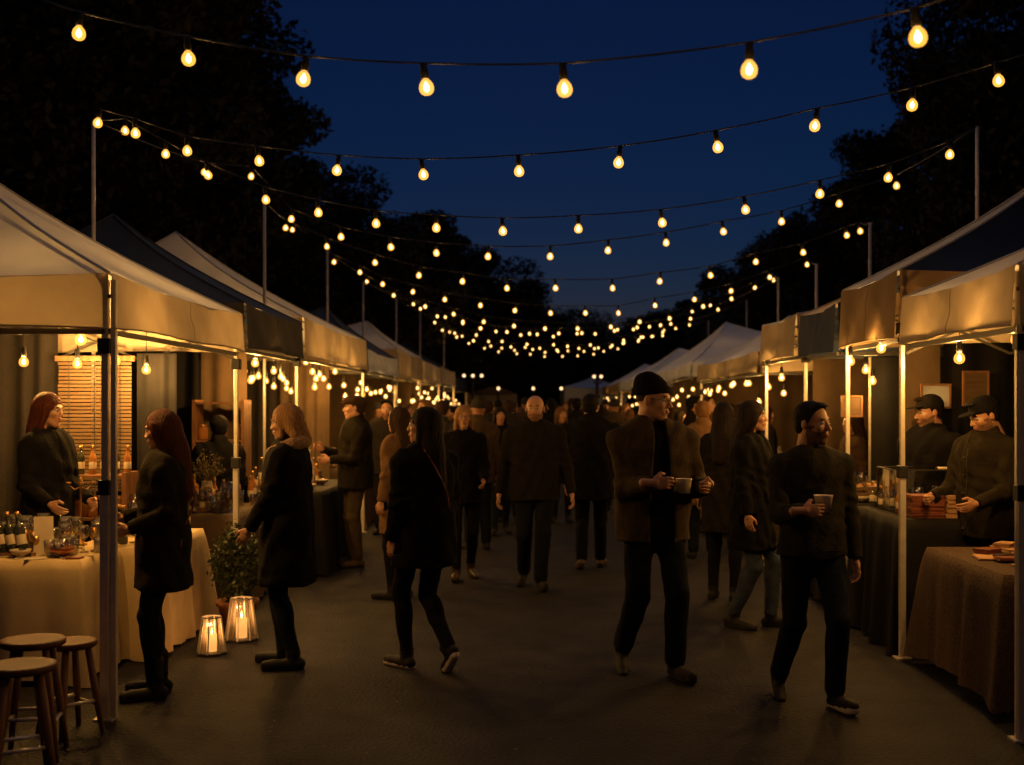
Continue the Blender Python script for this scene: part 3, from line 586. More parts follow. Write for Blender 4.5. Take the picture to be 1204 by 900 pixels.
# ------------------------------------------------------------------ goods on the tables
def bottle(x, y, z, s=1.0, m='glass_dark', rot=(0, 0), label=None, group=None):
    t = empty('bottle', (x, y, z), label, 'bottle', group); t.rotation_euler = (rot[0], rot[1], 0)
    MB().lathe([(0.001, 0), (0.034*s, 0), (0.037*s, 0.006), (0.037*s, 0.17*s), (0.030*s, 0.20*s), (0.015*s, 0.225*s), (0.0135*s, 0.28*s), (0.016*s, 0.285*s), (0.016*s, 0.295*s)], 16).build('glass_body', m, t, True)
    MB().lathe([(0.015*s, 0.27*s), (0.0165*s, 0.272*s), (0.0165*s, 0.303*s), (0.001, 0.304*s)], 12).build('cap', 'brass', t, True)
    MB().lathe([(0.0376*s, 0.06*s), (0.0378*s, 0.061*s), (0.0378*s, 0.13*s), (0.0376*s, 0.131*s)], 16).build('paper_band', 'paper', t, True)
    return t
def goblet(x, y, z, s=1.0, label=None, group=None, m='glass_clear'):
    o = MB().lathe([(0.001, 0), (0.034*s, 0), (0.033*s, 0.003), (0.006*s, 0.008), (0.004*s, 0.07*s), (0.012*s, 0.08*s), (0.032*s, 0.10*s), (0.037*s, 0.13*s), (0.032*s, 0.175*s), (0.0305*s, 0.175*s), (0.035*s, 0.13*s), (0.03*s, 0.103*s), (0.001, 0.088*s)], 16).build('wine_glass', m, None, True, (x, y, z))
    return tag(o, label, 'glass', group)
def tumbler(x, y, z, s=1.0, label=None, group=None, m='glass_clear'):
    o = MB().lathe([(0.001, 0), (0.028*s, 0), (0.034*s, 0.10*s), (0.0325*s, 0.10*s), (0.027*s, 0.006), (0.001, 0.006)], 16).build('drinking_glass', m, None, True, (x, y, z))
    return tag(o, label, 'glass', group)
def jar(x, y, z, s=1.0, label=None, group=None, m='glass_amber'):
    t = empty('jar', (x, y, z), label, 'jar', group)
    MB().lathe([(0.001, 0), (0.036*s, 0), (0.04*s, 0.008), (0.04*s, 0.08*s), (0.032*s, 0.095*s), (0.031*s, 0.10*s)], 16).build('jar_body', m, t, True)
    MB().lathe([(0.034*s, 0.098*s), (0.035*s, 0.10*s), (0.035*s, 0.118*s), (0.001, 0.12*s)], 16).build('lid', 'brass', t, True)
    return t
def vase(x, y, z, s=1.0, label=None, group=None, m='ceramic'):
    o = MB().lathe([(0.001, 0), (0.04*s, 0), (0.06*s, 0.05*s), (0.065*s, 0.11*s), (0.04*s, 0.19*s), (0.022*s, 0.23*s), (0.03*s, 0.26*s), (0.027*s, 0.26*s), (0.018*s, 0.22*s)], 18).build('vase', m, None, True, (x, y, z))
    return tag(o, label, 'vase', group)
def bowl(x, y, z, s=1.0, label=None, group=None, m='ceramic'):
    o = MB().lathe([(0.001, 0), (0.03*s, 0), (0.035*s, 0.01), (0.075*s, 0.04*s), (0.09*s, 0.07*s), (0.085*s, 0.07*s), (0.07*s, 0.042*s), (0.001, 0.015)], 20).build('bowl', m, None, True, (x, y, z))
    return tag(o, label, 'bowl', group)
def card(x, y, z, w_, h, rz, label, group=None, tilt=0.25, m='paper'):
    t = MB(); ct = math.cos(tilt); st = math.sin(tilt)
    vs = []
    for yy, zz in ((0, 0), (h*st, h*ct), (h*st*2.1, 0)):
        for xx in (-w_/2, w_/2): vs += [(xx, yy, zz), (xx, yy+0.002, zz)]
    for (i, j) in ((0, 1), (1, 2)):
        A = [vs[i*4+k] for k in range(4)]; B = [vs[j*4+k] for k in range(4)]; t.add([A[0], A[2], B[2], B[0], A[1], A[3], B[3], B[1]], [(0, 1, 2, 3), (7, 6, 5, 4), (0, 4, 5, 1), (2, 6, 7, 3), (1, 5, 6, 2), (0, 3, 7, 4)])
    o = t.build('table_card', m, None, False, (x, y, z)); o.rotation_euler = (0, 0, rz); return tag(o, label, 'card', group)
def stackp(x, y, z, w_, d_, n, th, label, m='paper_brown', rz=0, seed=0, name='paper_stack', cat='paper stack'):
    rg = random.Random(seed); mb = MB()
    for i in range(n):
        dx, dy, a = rg.uniform(-.006, .006), rg.uniform(-.006, .006), rg.uniform(-.03, .03)
        mb.box(dx-w_/2, dx+w_/2, dy-d_/2, dy+d_/2, i*th, (i+0.86)*th, 0, Matrix.Rotation(a, 3, 'Z'))
    o = mb.build(name, m, None, False, (x, y, z)); o.rotation_euler = (0, 0, rz); return tag(o, label, cat)
def flatware(x, y, z, rz, label, group):
    mb = MB(); mb.tube([(-0.09, 0, 0.004), (0.02, 0, 0.006), (0.05, 0, 0.005)], [0.004, 0.003, 0.003], 6); mb.lathe([(0.001, 0), (0.014, 0.002), (0.016, 0.005), (0.001, 0.007)], 10, (0.068, 0, 0), 0, 1.5, 1)
    o = mb.build('spoon', 'metal', None, True, (x, y, z)); o.rotation_euler = (0, 0, rz); return tag(o, label, 'spoon', group)
ORD = ('first', 'second', 'third', 'fourth', 'fifth', 'sixth', 'seventh', 'eighth')
zt = H1+0.004
# tilted rack of dark bottles
for i in range(6):
    x = -4.0+0.085*i+0.53; bottle(-3.44+0.062*i, 7.28, zt+0.02, 0.85, 'glass_dark', (R(-8), R(-14)), f'{ORD[i]} dark bottle from the left in the tilted row on the near table', 'dark bottles tilted in a row')
tag(MB().box(-0.22, 0.22, -0.05, 0.05, 0, 0.022).build('bottle_rack', 'wood', None, False, (-3.28, 7.28, zt)), 'low wooden rack under the tilted dark bottles', 'rack')
card(-3.02, 7.3, zt, 0.11, 0.24, R(18), 'tall blank cream card on the near table beside the dark bottles', tilt=0.12)
card(-2.93, 7.42, zt, 0.08, 0.12, R(-15), 'small cream card behind the tall blank card')
rg = random.Random(5)
for i in range(12): goblet(-3.45+rg.random()*0.7, 7.42+rg.random()*0.28, zt, 0.9+rg.random()*0.3, 'stemmed wine glass on the near end table of the left stall', 'wine glasses on the near left table')
for i in range(7): tumbler(-2.98+rg.random()*0.25, 7.15+rg.random()*0.35, zt, 0.9+rg.random()*0.2, 'small clear tumbler near the post on the left table', 'tumblers on the near left table')
for i in range(6): flatware(-3.4+i*0.12+rg.random()*0.05, 7.17+rg.random()*0.06, zt, rg.random()*3, 'metal spoon lying at the front edge of the cream table', 'spoons at the front of the cream table')
bowl(-2.88, 7.24, zt, 0.9, 'dark bowl at the front of the cream table near the post', m='copper')
bowl(-3.12, 7.21, zt, 0.7, 'small pale dish at the front of the cream table')
tag(MB().box(-0.05, 0.05, -0.035, 0.035, 0, 0.012).build('tray', 'leather_red', None, False, (-2.78, 7.16, zt)), 'small red tray at the post end of the cream table', 'tray')
def pitcher(x, y, z, label):
    t = empty('glass_cylinder', (x, y, z), label, 'vase')
    MB().lathe([(0.001, 0), (0.06, 0), (0.062, 0.30), (0.059, 0.30), (0.057, 0.01), (0.001, 0.01)], 20).build('glass_body', 'glass_clear', t, True)
    MB().lathe([(0.001, 0.012), (0.055, 0.012), (0.055, 0.09), (0.001, 0.092)], 16).build('filling', 'paper_brown', t, True)
pitcher(-2.86, 7.95, zt, 'tall clear cylinder vase left of the customer in the olive coat'); pitcher(-2.7, 8.2, zt, 'second clear cylinder vase on the lane side cream table')
for i in range(8): tumbler(-2.98+rg.random()*0.4, 8.1+rg.random()*0.75, zt, 1.0+rg.random()*0.5, 'clear tumbler on the lane side cream table', 'tumblers on the lane side cream table')
for i in range(5): jar(-2.95+rg.random()*0.36, 8.3+rg.random()*0.6, zt, 1+rg.random()*.4, 'amber jar on the lane side cream table', 'amber jars on the lane side cream table')
card(-2.60, 8.85, zt, 0.06, 0.11, R(10), 'small cream card at the far end of the lane side table', tilt=0.1)
for i in range(7): bottle(-3.5+0.085*i, 8.72, 1.162, 0.7, ('glass_amber', 'glass_clear', 'glass_dark')[i % 3], (0, 0), f'small bottle on the top shelf under the blind, {ORD[i]} from the left', 'small bottles on the blind shelf')
for i in range(6): jar(-3.5+0.09*i, 8.72, 0.852, 1.3, f'jar on the lower shelf under the blind, {ORD[i]} from the left', 'jars on the blind shelf')
def stand_lamp(x, y, z, label):   # ornate candelabrum behind the seller
    t = empty('candle_stand', (x, y, z), label, 'candle stand')
    MB().lathe([(0.06, 0), (0.055, 0.012), (0.014, 0.03), (0.010, 0.18), (0.018, 0.2), (0.009, 0.22), (0.009, 0.5), (0.02, 0.53), (0.006, 0.56)], 14).build('stem', 'brass', t, True); t.scale = (.75, .75, .8)
    for q in range(4):
        a = q*PI/2+0.4; m = MB(); m.tube([(0, 0, 0.48), (math.cos(a)*0.05, math.sin(a)*0.05, 0.455), (math.cos(a)*0.10, math.sin(a)*0.10, 0.50)], 0.005, 6); m.lathe([(0.001, 0), (0.022, 0.004), (0.024, 0.02)], 12, (math.cos(a)*0.10, math.sin(a)*0.10, 0.5)); m.build('arm', 'brass', t, True)
stand_lamp(-3.02, 7.9, zt, 'tall brass candle stand between the seller and the post')
for i in range(16): goblet(-3.55+rg.random()*0.8, 7.35+rg.random()*0.35, zt, 0.85+rg.random()*0.5, 'stemmed wine glass on the near end table of the left stall', 'wine glasses on the near left table')
for i in range(10): goblet(-2.98+rg.random()*0.4, 7.85+rg.random()*1.0, zt, 1.0+rg.random()*0.6, 'stemmed glass on the lane side cream table', 'stemmed glasses on the lane side cream table')
for i in range(6): bottle(-3.0+rg.random()*0.35, 7.9+rg.random()*0.9, zt, 0.8+rg.random()*.3, ('glass_amber', 'glass_dark', 'glass_amber')[i % 3], (0, 0), f'{ORD[i]} bottle from the near end of the lane side cream table', 'bottles on the lane side cream table')
bowl(-3.35, 7.2, zt, 1.0, 'wide pale bowl at the left of the cream table front', m='cream_cup')
for k_, (x_, y_, l_) in enumerate(((-3.32, 7.17, 'folded paper left of the metal spoons'), (-3.0, 7.14, 'folded paper at the cream table corner'))): stackp(x_, y_, zt, .12, .07, 2, .003, l_, 'paper', .4*k_, 40+k_)
# navy stall glassware
rg = random.Random(9)
for i in range(26): goblet(-3.05+rg.random()*0.6, 9.52+rg.random()*1.6, 0.806, 0.8+rg.random()*0.5, 'stemmed glass crowded on the table of the navy left stall', 'stemmed glasses in the navy left stall')
for i in range(14): tumbler(-3.0+rg.random()*0.55, 9.5+rg.random()*1.5, 0.806, 0.9+rg.random()*0.6, 'tumbler crowded on the table of the navy left stall', 'tumblers in the navy left stall')
for i in range(4): bottle(-2.95+rg.random()*.4, 10.2+rg.random()*.9, 0.806, 0.9, 'glass_amber', (0, 0), 'amber bottle on the table of the navy left stall', 'amber bottles in the navy left stall')
vase(-2.75, 10.9, 0.806, 1.2, 'pale vase at the far end of the navy left stall table')
for i in range(12): bottle(-2.95+rg.random()*.7, 11.85+rg.random()*1.7, 0.826, 0.7+rg.random()*.4, ('glass_amber', 'glass_clear')[i % 2], (0, 0), 'small bottle on the black table beside the flat capped man', 'bottles beside the flat capped man')
for i in range(8): bowl(-2.9+rg.random()*.7, 11.8+rg.random()*1.6, 0.826, 0.8, 'pale bowl on the black table beside the flat capped man', 'bowls beside the flat capped man')
vase(-2.35, 12.2, 0.826, 1.5, 'large pale jug on the black table beside the flat capped man', m='cream_cup')
for (xa, ya, yb, z, side, nm, n) in ((-2.9, 16.4, 18.7, 0.806, -1, 'the left stall with the pale valance', 10), (2.6, 9.6, 10.4, 0.886, 1, 'the navy valance right stall', 14), (2.6, 11.1, 12.1, 0.856, 1, 'the right stall beyond the navy valance', 12), (2.7, 13.2, 16.6, 0.856, 1, 'the grey roofed right stall', 10)):
    for i in range(n):
        f_ = (goblet, tumbler, jar, vase)[i % 4]; nmn = ('stemmed glass', 'tumbler', 'jar', 'vase')[i % 4]
        f_(xa+rg.random()*0.45, ya+(yb-ya)*rg.random(), z, 0.9+rg.random()*.5, f'{nmn} standing on the table of {nm}', f'{nmn}s on the table of {nm}')
# right stall: display case, paper stacks
def display_case(x0, x1, y0, y1, z, h, label):
    t = empty('display_case', ((x0+x1)/2, (y0+y1)/2, z), label, 'display case'); a, b = (x1-x0)/2, (y1-y0)/2
    f = MB()
    for sx in (-1, 1):
        for sy in (-1, 1): f.bar((sx*a, sy*b, 0), (sx*a, sy*b*(1 if sy > 0 else .7), h), 0.010)
    for zz, k in ((0.006, 1), (h, .7)):
        for sx in (-1, 1): f.bar((sx*a, -b*k, zz), (sx*a, b, zz), 0.010)
        f.bar((-a, -b*k, zz), (a, -b*k, zz), 0.010); f.bar((-a, b, zz), (a, b, zz), 0.010)
    f.build('frame', 'metal_dark', t)
    g_ = MB(); g_.add([(-a, -b, 0), (a, -b, 0), (a, -b*.7, h), (-a, -b*.7, h)], [(0, 1, 2, 3)]); g_.add([(-a, -b*.7, h+.003), (a, -b*.7, h+.003), (a, b, h+.003), (-a, b, h+.003)], [(0, 1, 2, 3)])
    for sx in (-1, 1): g_.add([(sx*(a+.002), -b, 0), (sx*(a+.002), b, 0), (sx*(a+.002), b, h), (sx*(a+.002), -b*.7, h)], [(0, 1, 2, 3)])
    g_.build('glass_pane', 'lens_glass', t); return t
display_case(2.56, 3.32, 8.42, 8.92, 0.905, 0.30, 'clear display case on the black table at the right')
for i in range(14): (tumbler if i % 2 else goblet)(2.62+rg.random()*.34, 8.15+rg.random()*.75, 0.905, 0.75+rg.random()*.4, 'small glass in front of and inside the display case on the right', 'small glasses around the right display case')
for i in range(10): jar(2.95+rg.random()*.3, 8.6+rg.random()*.25, 0.905, 0.9, 'small jar inside the clear display case', 'jars in the right display case')
card(2.85, 8.55, 0.905, 0.13, 0.09, R(-20), 'blank cream card standing in the display case', tilt=0.5)
card(3.02, 8.62, 1.21, 0.22, 0.03, R(5), 'folded blank paper lying on top of the display case', tilt=1.2)
stackp(3.12, 8.16, 0.905, 0.2, 0.18, 12, 0.009, 'low brown paper stack right of the tall ones on the black table', 'paper_brown', 0.05, 1)
stackp(2.65, 8.13, 0.905, 0.22, 0.2, 17, 0.009, 'tall left half of the brown paper stack on the black table', 'leather_red', -0.02, 2)
stackp(2.89, 8.13, 0.905, 0.24, 0.2, 17, 0.009, 'tall right half of the brown paper stack on the black table', 'paper_brown', 0.01, 3)
bowl(3.38, 8.2, 0.905, 1.2, 'cream bowl at the right end of the black table', m='cream_cup')
tumbler(3.28, 8.1, 0.905, 0.8, 'clear tumbler beside the cream bowl')
stackp(2.86, 6.62, 0.768, 0.34, 0.24, 2, 0.004, 'brown paper sheets at the near end of the low brown table', 'paper_brown', 0.3, 4)
stackp(2.74, 7.0, 0.768, 0.30, 0.22, 2, 0.004, 'loose brown sheets at the middle of the low brown table', 'paper_brown', -0.2, 5)
stackp(3.0, 7.3, 0.768, 0.34, 0.24, 5, 0.006, 'thin pile of brown paper at the far end of the low table', 'paper_brown', 0.1, 6)
tag(MB().tube([(-.05, 0, .012), (0.04, 0.02, .012), (0.09, 0.01, .012)], 0.008, 6).build('marker_pen', 'plastic_black', None, True, (2.72, 6.95, 0.778)), 'black marker pen on the loose brown sheets', 'pen')
tag(MB().box(-.09, .09, -.05, .05, 0, .03).build('cash_box', 'plastic_black', None, False, (3.55, 8.15, .905), bevel=.004), 'black box at the vendor end of the black table', 'box')

def crate(x, y, z, w_, d_, h, label, rz=0, fill=None):
    t = empty('wooden_crate', (x, y, z), label, 'crate', None, rz); m = MB()
    for sy in (-1, 1):
        for q in range(3): m.box(-w_/2, w_/2, sy*d_/2-.004, sy*d_/2+.004, .006+q*h/3, (q+.82)*h/3)
    for sx in (-1, 1):
        for q in range(3): m.box(sx*w_/2-.004, sx*w_/2+.004, -d_/2+.005, d_/2-.005, .006+q*h/3, (q+.82)*h/3)
    m.box(-w_/2+.005, w_/2-.005, -d_/2+.005, d_/2-.005, 0, .005); m.build('slats', 'wood_pale', t)
    if fill:
        f_ = MB(); r_ = random.Random(int(x*99)); 
        for q in range(16):
            a_ = (r_.uniform(-w_*.38, w_*.38), r_.uniform(-d_*.38, d_*.38), h*.72+r_.uniform(0, .03)); f_.lathe([(.001, -.03), (.02, -.022), (.03, 0), (.02, .022), (.001, .03)], 10, a_)
        f_.build('filling', fill, t, True)
    return t
rg = random.Random(21)
for i in range(9): goblet(-3.5+rg.random()*0.7, 7.3+rg.random()*.35, zt, 0.6+rg.random()*.3, f'small brass goblet among the wine glasses, {ORD[min(i,7)]} nearest' if i < 8 else 'small brass goblet hidden at the back of the wine glasses', 'brass goblets on the near left table', 'brass')
for i in range(10): goblet(-3.0+rg.random()*0.5, 9.5+rg.random()*1.6, 0.806, 0.7+rg.random()*.4, 'small brass goblet among the glassware of the navy left stall', 'brass goblets in the navy left stall', 'brass')
for i in range(14): tumbler(-3.6+rg.random()*0.75, 7.22+rg.random()*.3, zt, .6+rg.random()*.5, 'small clear tumbler among the bottles on the near end table', 'small tumblers among the near left bottles')
for i in range(12): bottle(-3.05+rg.random()*.5, 9.55+rg.random()*1.5, 0.806, .6+rg.random()*.35, ('glass_amber', 'glass_clear')[i % 2], (0, 0), 'short bottle among the glassware of the navy left stall', 'short bottles in the navy left stall')
for i in range(8): bowl(2.6+rg.random()*.35, 9.6+rg.random()*.8, 0.886, .7, 'small pale bowl on the dark table of the navy valance stall', 'bowls on the navy valance stall table')
crate(-2.86, 8.65, zt, .26, .2, .12, 'small wooden crate of dark fruit on the lane side cream table', .2, 'leather_red')
crate(-2.62, 9.75, 0.806, .24, .3, .13, 'wooden crate at the near end of the navy left stall table', .1, 'paper_brown')
crate(-2.5, 12.9, 0.826, .3, .34, .14, 'wooden crate on the black table behind the flat capped man', 0, 'terracotta')
crate(2.66, 8.78, 0.905, .2, .2, .11, 'small crate of red goods beside the display case', .1, 'leather_red')
crate(2.7, 9.75, 0.886, .3, .26, .13, 'wooden crate on the dark table of the navy valance stall', .2, 'paper_brown')
crate(2.8, 11.3, 0.856, .3, .26, .13, 'wooden crate on the taupe table on the right', .0, 'terracotta')
for i in range(10): bottle(2.54+rg.random()*.12, 8.32+rg.random()*.1+.08*i, 0.905, .55+rg.random()*.25, ('glass_amber', 'glass_dark', 'glass_clear')[i % 3], (0, 0), f'small bottle on the lane side of the black table, {ORD[min(i, 7)]} from the near end' if i < 8 else f'{ORD[i-8]} of two small bottles at the far lane side end of the black table', 'small bottles on the black table at the right')
for i in range(4): stackp(2.72+.17*(i % 2), 6.85+.16*i, 0.776+.012*(i == 3), .14, .1, 3+i, .006, ('red booklet pile nearest on the low brown table', 'second red booklet pile on the low brown table', 'third booklet pile on the low brown table', 'booklet pile farthest on the low brown table')[i], ('leather_red', 'paper_brown')[i % 2], .3*i, 60+i, 'booklet_stack', 'booklets')
for i in range(5): jar(-3.1+.09*i, 11.08, (1.352, 1.002, 1.352, 1.002, 1.352)[i], 1.2, f'{ORD[i]} jar from the left on the dark shelf of the navy left stall', 'jars on the dark shelf')
# ------------------------------------------------------------------ stools, plant, lanterns
def stool(x, y, h, r, label, rz=0, legs=4):
    t = empty('wooden_stool', (x, y, 0), label, 'stool', 'round wooden stools by the left post', rz)
    MB().lathe([(0.001, h-0.034), (r*0.9, h-0.034), (r, h-0.024), (r, h-0.008), (r*0.96, h), (r*0.75, h-0.004), (0.001, h-0.006)], 36).build('seat', 'wood_seat', t, True)
    fx = []
    for i in range(legs):
        a = 2*PI*i/legs+PI/4; top = Vector((math.cos(a)*r*0.66, math.sin(a)*r*0.66, h-0.034)); bot = Vector((math.cos(a)*r*1.22, math.sin(a)*r*1.22, 0))
        MB().tube([top, (top+bot)/2, bot], [0.017, 0.019, 0.013], 10).build('leg', 'wood', t, True); fx.append((top, bot))
    for i in range(legs):
        k = 0.62+0.05*(i % 2); a = fx[i][0].lerp(fx[i][1], k); b = fx[(i+1) % legs][0].lerp(fx[(i+1) % legs][1], k)
        MB().tube([a, b], 0.009, 8).build('stretcher', 'metal', t, True)
stool(-2.39, 5.66, 0.555, 0.148, 'round wooden stool standing tallest of the three by the left post', 0.2)
stool(-2.365, 6.05, 0.47, 0.130, 'small wooden stool half hidden behind the tallest stool', 0.9)
stool(-2.23, 5.16, 0.545, 0.145, 'nearest wooden stool, cut by the bottom left corner', 0.5)
def bush(x, y, z, r, h, n, m, seed, ls=0.014):
    rg_ = np.random.default_rng(seed); V = []; mb = MB()
    for i in range(n//30):
        a = rg_.random()*6.28; k = rg_.random()**.5; tx, ty = math.cos(a)*r*k, math.sin(a)*r*k; tz = h*(0.45+0.55*rg_.random())*(1-0.35*k*k)
        mb.tube([(tx*.15, ty*.15, 0), (tx*.6, ty*.6, tz*.55), (tx, ty, tz)], 0.0022, 4, cap=False)
        for q in range(30):
            s = rg_.random()**.6; p = Vector((tx, ty, tz))*s+Vector((tx*.6, ty*.6, tz*.55))*0*(1-s); p += Vector(rg_.normal(size=3))*r*0.13
            aa = Vector(rg_.normal(size=3)).normalized(); bb = aa.cross(Vector(rg_.normal(size=3))).normalized(); l = ls*rg_.uniform(.6, 1.5)
            mb.add([p-aa*l, p-bb*l*.45, p+aa*l, p+bb*l*.45], [(0, 1, 2, 3)])
    return mb
t = empty('potted_herb', (*wp(270, 735, 8.95).xy, 0), 'bushy green herb in a terracotta pot beside the two lanterns', 'potted plant'); t.location = (-2.19, 8.75, 0)
pt = MB().lathe([(0.001, 0), (0.10, 0), (0.14, 0.20), (0.155, 0.20), (0.155, 0.24), (0.14, 0.24), (0.13, 0.21)], 24).build('pot', 'terracotta', t, True)
MB().lathe([(0.001, 0.20), (0.125, 0.20), (0.12, 0.215), (0.001, 0.225)], 18).build('soil', 'soil', pt, True)
bush(0, 0, 0, 0.20, 0.64, 5200, 'herb', 3, 0.017).build('foliage', 'herb', t, False, (0, 0, 0.20))
for (x, y, lb, s) in ((-2.98, 9.75, 'dried flower bunch left of the second post in the navy stall', 1.0), (-2.72, 9.85, 'wispy dried bunch nearest the second post in the navy stall', 0.85)):
    t = empty('dried_bouquet', (x, y, 0.806), lb, 'dried flowers')
    MB().lathe([(0.001, 0), (0.045, 0), (0.055, 0.16), (0.04, 0.24), (0.037, 0.24), (0.05, 0.15)], 16).build('vase', 'ceramic', t, True)
    bush(0, 0, 0, 0.16*s, 0.36*s, 900, 'dried', 5+int(s*10), 0.010).build('foliage', 'dried', t, False, (0, 0, 0.22))
def lantern(x, y, s, label):
    t = empty('candle_lantern', (x, y, 0), label, 'lantern', 'glowing floor lanterns'); n = 8; rb, rt, h = 0.105*s, 0.068*s, 0.27*s
    MB().lathe([(0.001, 0), (rb*1.04, 0), (rb*1.04, 0.014), (rb*.9, 0.018), (0.001, 0.019)], n).build('base', 'metal_dark', t)
    f = MB()
    for i in range(n):
        a = 2*PI*i/n; f.bar((math.cos(a)*rb, math.sin(a)*rb, 0.012), (math.cos(a)*rt, math.sin(a)*rt, h), 0.009*s)
        b = 2*PI*(i+1)/n; f.bar((math.cos(a)*rt, math.sin(a)*rt, h), (math.cos(b)*rt, math.sin(b)*rt, h), 0.009*s)
    f.build('frame', 'metal', t); g_ = MB()
    for i in range(n):
        a, b = 2*PI*i/n, 2*PI*(i+1)/n; k = 0.965
        g_.add([(math.cos(a)*rb*k, math.sin(a)*rb*k, 0.02), (math.cos(b)*rb*k, math.sin(b)*rb*k, 0.02), (math.cos(b)*rt*k, math.sin(b)*rt*k, h-.006), (math.cos(a)*rt*k, math.sin(a)*rt*k, h-.006)], [(0, 1, 2, 3)])
    g_.build('glass_pane', 'lantern_pane', t)
    c = MB().lathe([(0.001, 0.02), (0.036*s, 0.02), (0.036*s, 0.14*s), (0.031*s, 0.146*s), (0.001, 0.138*s)], 20).build('candle', 'candle_glow', t, True)
    MB().lathe([(0.001, 0.143*s), (0.007*s, 0.155*s), (0.006*s, 0.168*s), (0.001, 0.192*s)], 10).build('flame', 'flame', c, True)
    point(t, (0, 0, 0.17*s), 2.6, 0.012, (1.0, 0.42, 0.12), 'candle_light')
lantern((249-630)*7.98/F, 7.98, .92, 'squat glowing lantern in front on the asphalt')
lantern((284-630)*8.45/F, 8.45, 1.10, 'taller glowing lantern behind, by the herb pot')

# ------------------------------------------------------------------ bulbs hanging in the stalls
def hang(px, py, d, top, P, label, lod=0):
    p = wp(px, py, d); t = empty('pendant_bulb', (p.x, p.y, p.z+0.05), label, 'hanging bulb', 'bare bulbs hanging in the stalls')
    MB().tube([(0, 0, 0.07), (0, 0, max(0.1, top-p.z-0.05))], 0.003, 5).build('flex', 'rubber', t)
    b = bpy.data.objects.new('bulb', None); C.objects.link(b); b.parent = t; bulb_children(b, lod, P)
W_ = STALL_W
for a in [(95, 402, 6.9, 2.3, W_*1.5, 'bare bulb left of the first post, highest in the nearest left stall'), (28, 428, 8.4, 2.3, W_*1.3, 'bare bulb at the left edge above the auburn seller'),
          (91, 430, 8.7, 2.3, W_*.8, 'bare bulb in front of the slatted blind'), (136, 427, 8.5, 2.3, W_*.6, 'bare bulb just right of the first post'), (172, 437, 8.8, 2.3, W_*1.6, 'bare bulb above the auburn haired customer'),
          (300, 429, 10.2, 2.4, W_*1.5, 'bare bulb beside the second post in the navy stall'), (295, 449, 11.0, 2.4, W_*.8, 'lower bare bulb beside the second post'),
          (322, 438, 12.2, 2.5, W_, 'bare bulb above the fur collared woman'), (322, 456, 13.5, 2.5, W_*.6, 'lower bare bulb above the fur collared woman'),
          (370, 457, 13.4, 2.5, W_, 'bare bulb over the bottles beside the flat capped man'), (1128, 424, 7.3, 2.3, W_, 'bare bulb above the black capped vendor'),
          (1196, 402, 6.35, 2.3, W_*.8, 'bare bulb cut by the right edge of the photo'), (1036, 412, 8.3, 2.5, W_, 'bare bulb left of the thin right post'),
          (1000, 427, 9.0, 2.45, W_*.9, 'bare bulb above the shoulder of the walking cup holder'), (1018, 437, 9.9, 2.4, W_*.7, 'bare bulb in the cluster of the right stall, middle one'),
          (1026, 450, 10.4, 2.4, W_*.6, 'bare bulb in the cluster of the right stall, lowest one'), (919, 446, 12.0, 2.4, W_, 'bare bulb over the hooded walker on the right')]: hang(*a)
def fairy(label, x, ya, yb, z, n, P, nl, drop=0.35, seed=0):
    rg_ = random.Random(seed); root = empty('fairy_light_string', (x, ya, z), label, 'string lights', 'short bulb strings under the far canopies'); pts = []
    for i in range(n+1): pts.append(Vector((rg_.uniform(-.18, .18), (yb-ya)*i/n, -abs(math.sin(i*1.3))*0.05)))
    MB().tube(pts, 0.005, 4).build('cable', 'rubber', root)
    for i in range(n):
        q = pts[i]; dr = rg_.uniform(0.03, drop); b = bpy.data.objects.new('bulb', None); C.objects.link(b); b.parent = root; b.location = (q.x, q.y, q.z-0.07-dr)
        b.empty_display_size = .03; MB().tube([(0, 0, 0.07), (0, 0, 0.07+dr)], 0.003, 4).build('flex', 'rubber', b)
        bulb_children(b, 1, P if i % nl == 0 else 0)
fairy('bulb string under the pointed beige canopy on the left', -2.5, 12.3, 15.6, 2.33, 9, W_*.5, 2, .30, 1)
fairy('second bulb string deeper under the pointed beige canopy', -3.1, 12.6, 15.5, 2.25, 8, W_*.4, 3, .25, 2)
fairy('bulb string under the left canopy with the pale valance', -2.45, 15.9, 19.2, 2.2, 9, W_*.6, 3, .3, 3)
fairy('bulb string under the small pale pointed left canopy', -2.45, 19.5, 23.4, 2.2, 9, W_*0.42, 3, .35, 4)
fairy('bulb string before the far navy stalls on the left', -2.4, 23.7, 27.9, 2.2, 10, W_*0.48, 3, .4, 5)
fairy('bulb string in the first far navy stall on the left', -2.4, 28.2, 32.8, 2.2, 10, W_*0.54, 4, .4, 6)
fairy('bulb string in the last navy stall on the left', -2.4, 33.2, 38.8, 2.1, 10, W_*0.60, 5, .4, 7)
fairy('bulb string under the grey roofed right canopy', 2.6, 12.8, 17.2, 2.15, 9, W_*.6, 3, .35, 8)
fairy('bulb string under the nearer pale tent', 2.6, 17.7, 23.8, 2.15, 12, W_*0.42, 3, .4, 9)
fairy('bulb string under the farther pale tent', 2.5, 24.3, 30.8, 2.12, 12, W_*0.54, 4, .4, 10)
fairy('bulb string under the last right tent', 2.4, 31.2, 38.8, 2.1, 12, W_*0.60, 4, .4, 11)
fairy('second bulb string under the nearer pale tent', 3.2, 18.0, 23.5, 2.15, 8, W_*.6, 4, .4, 12)
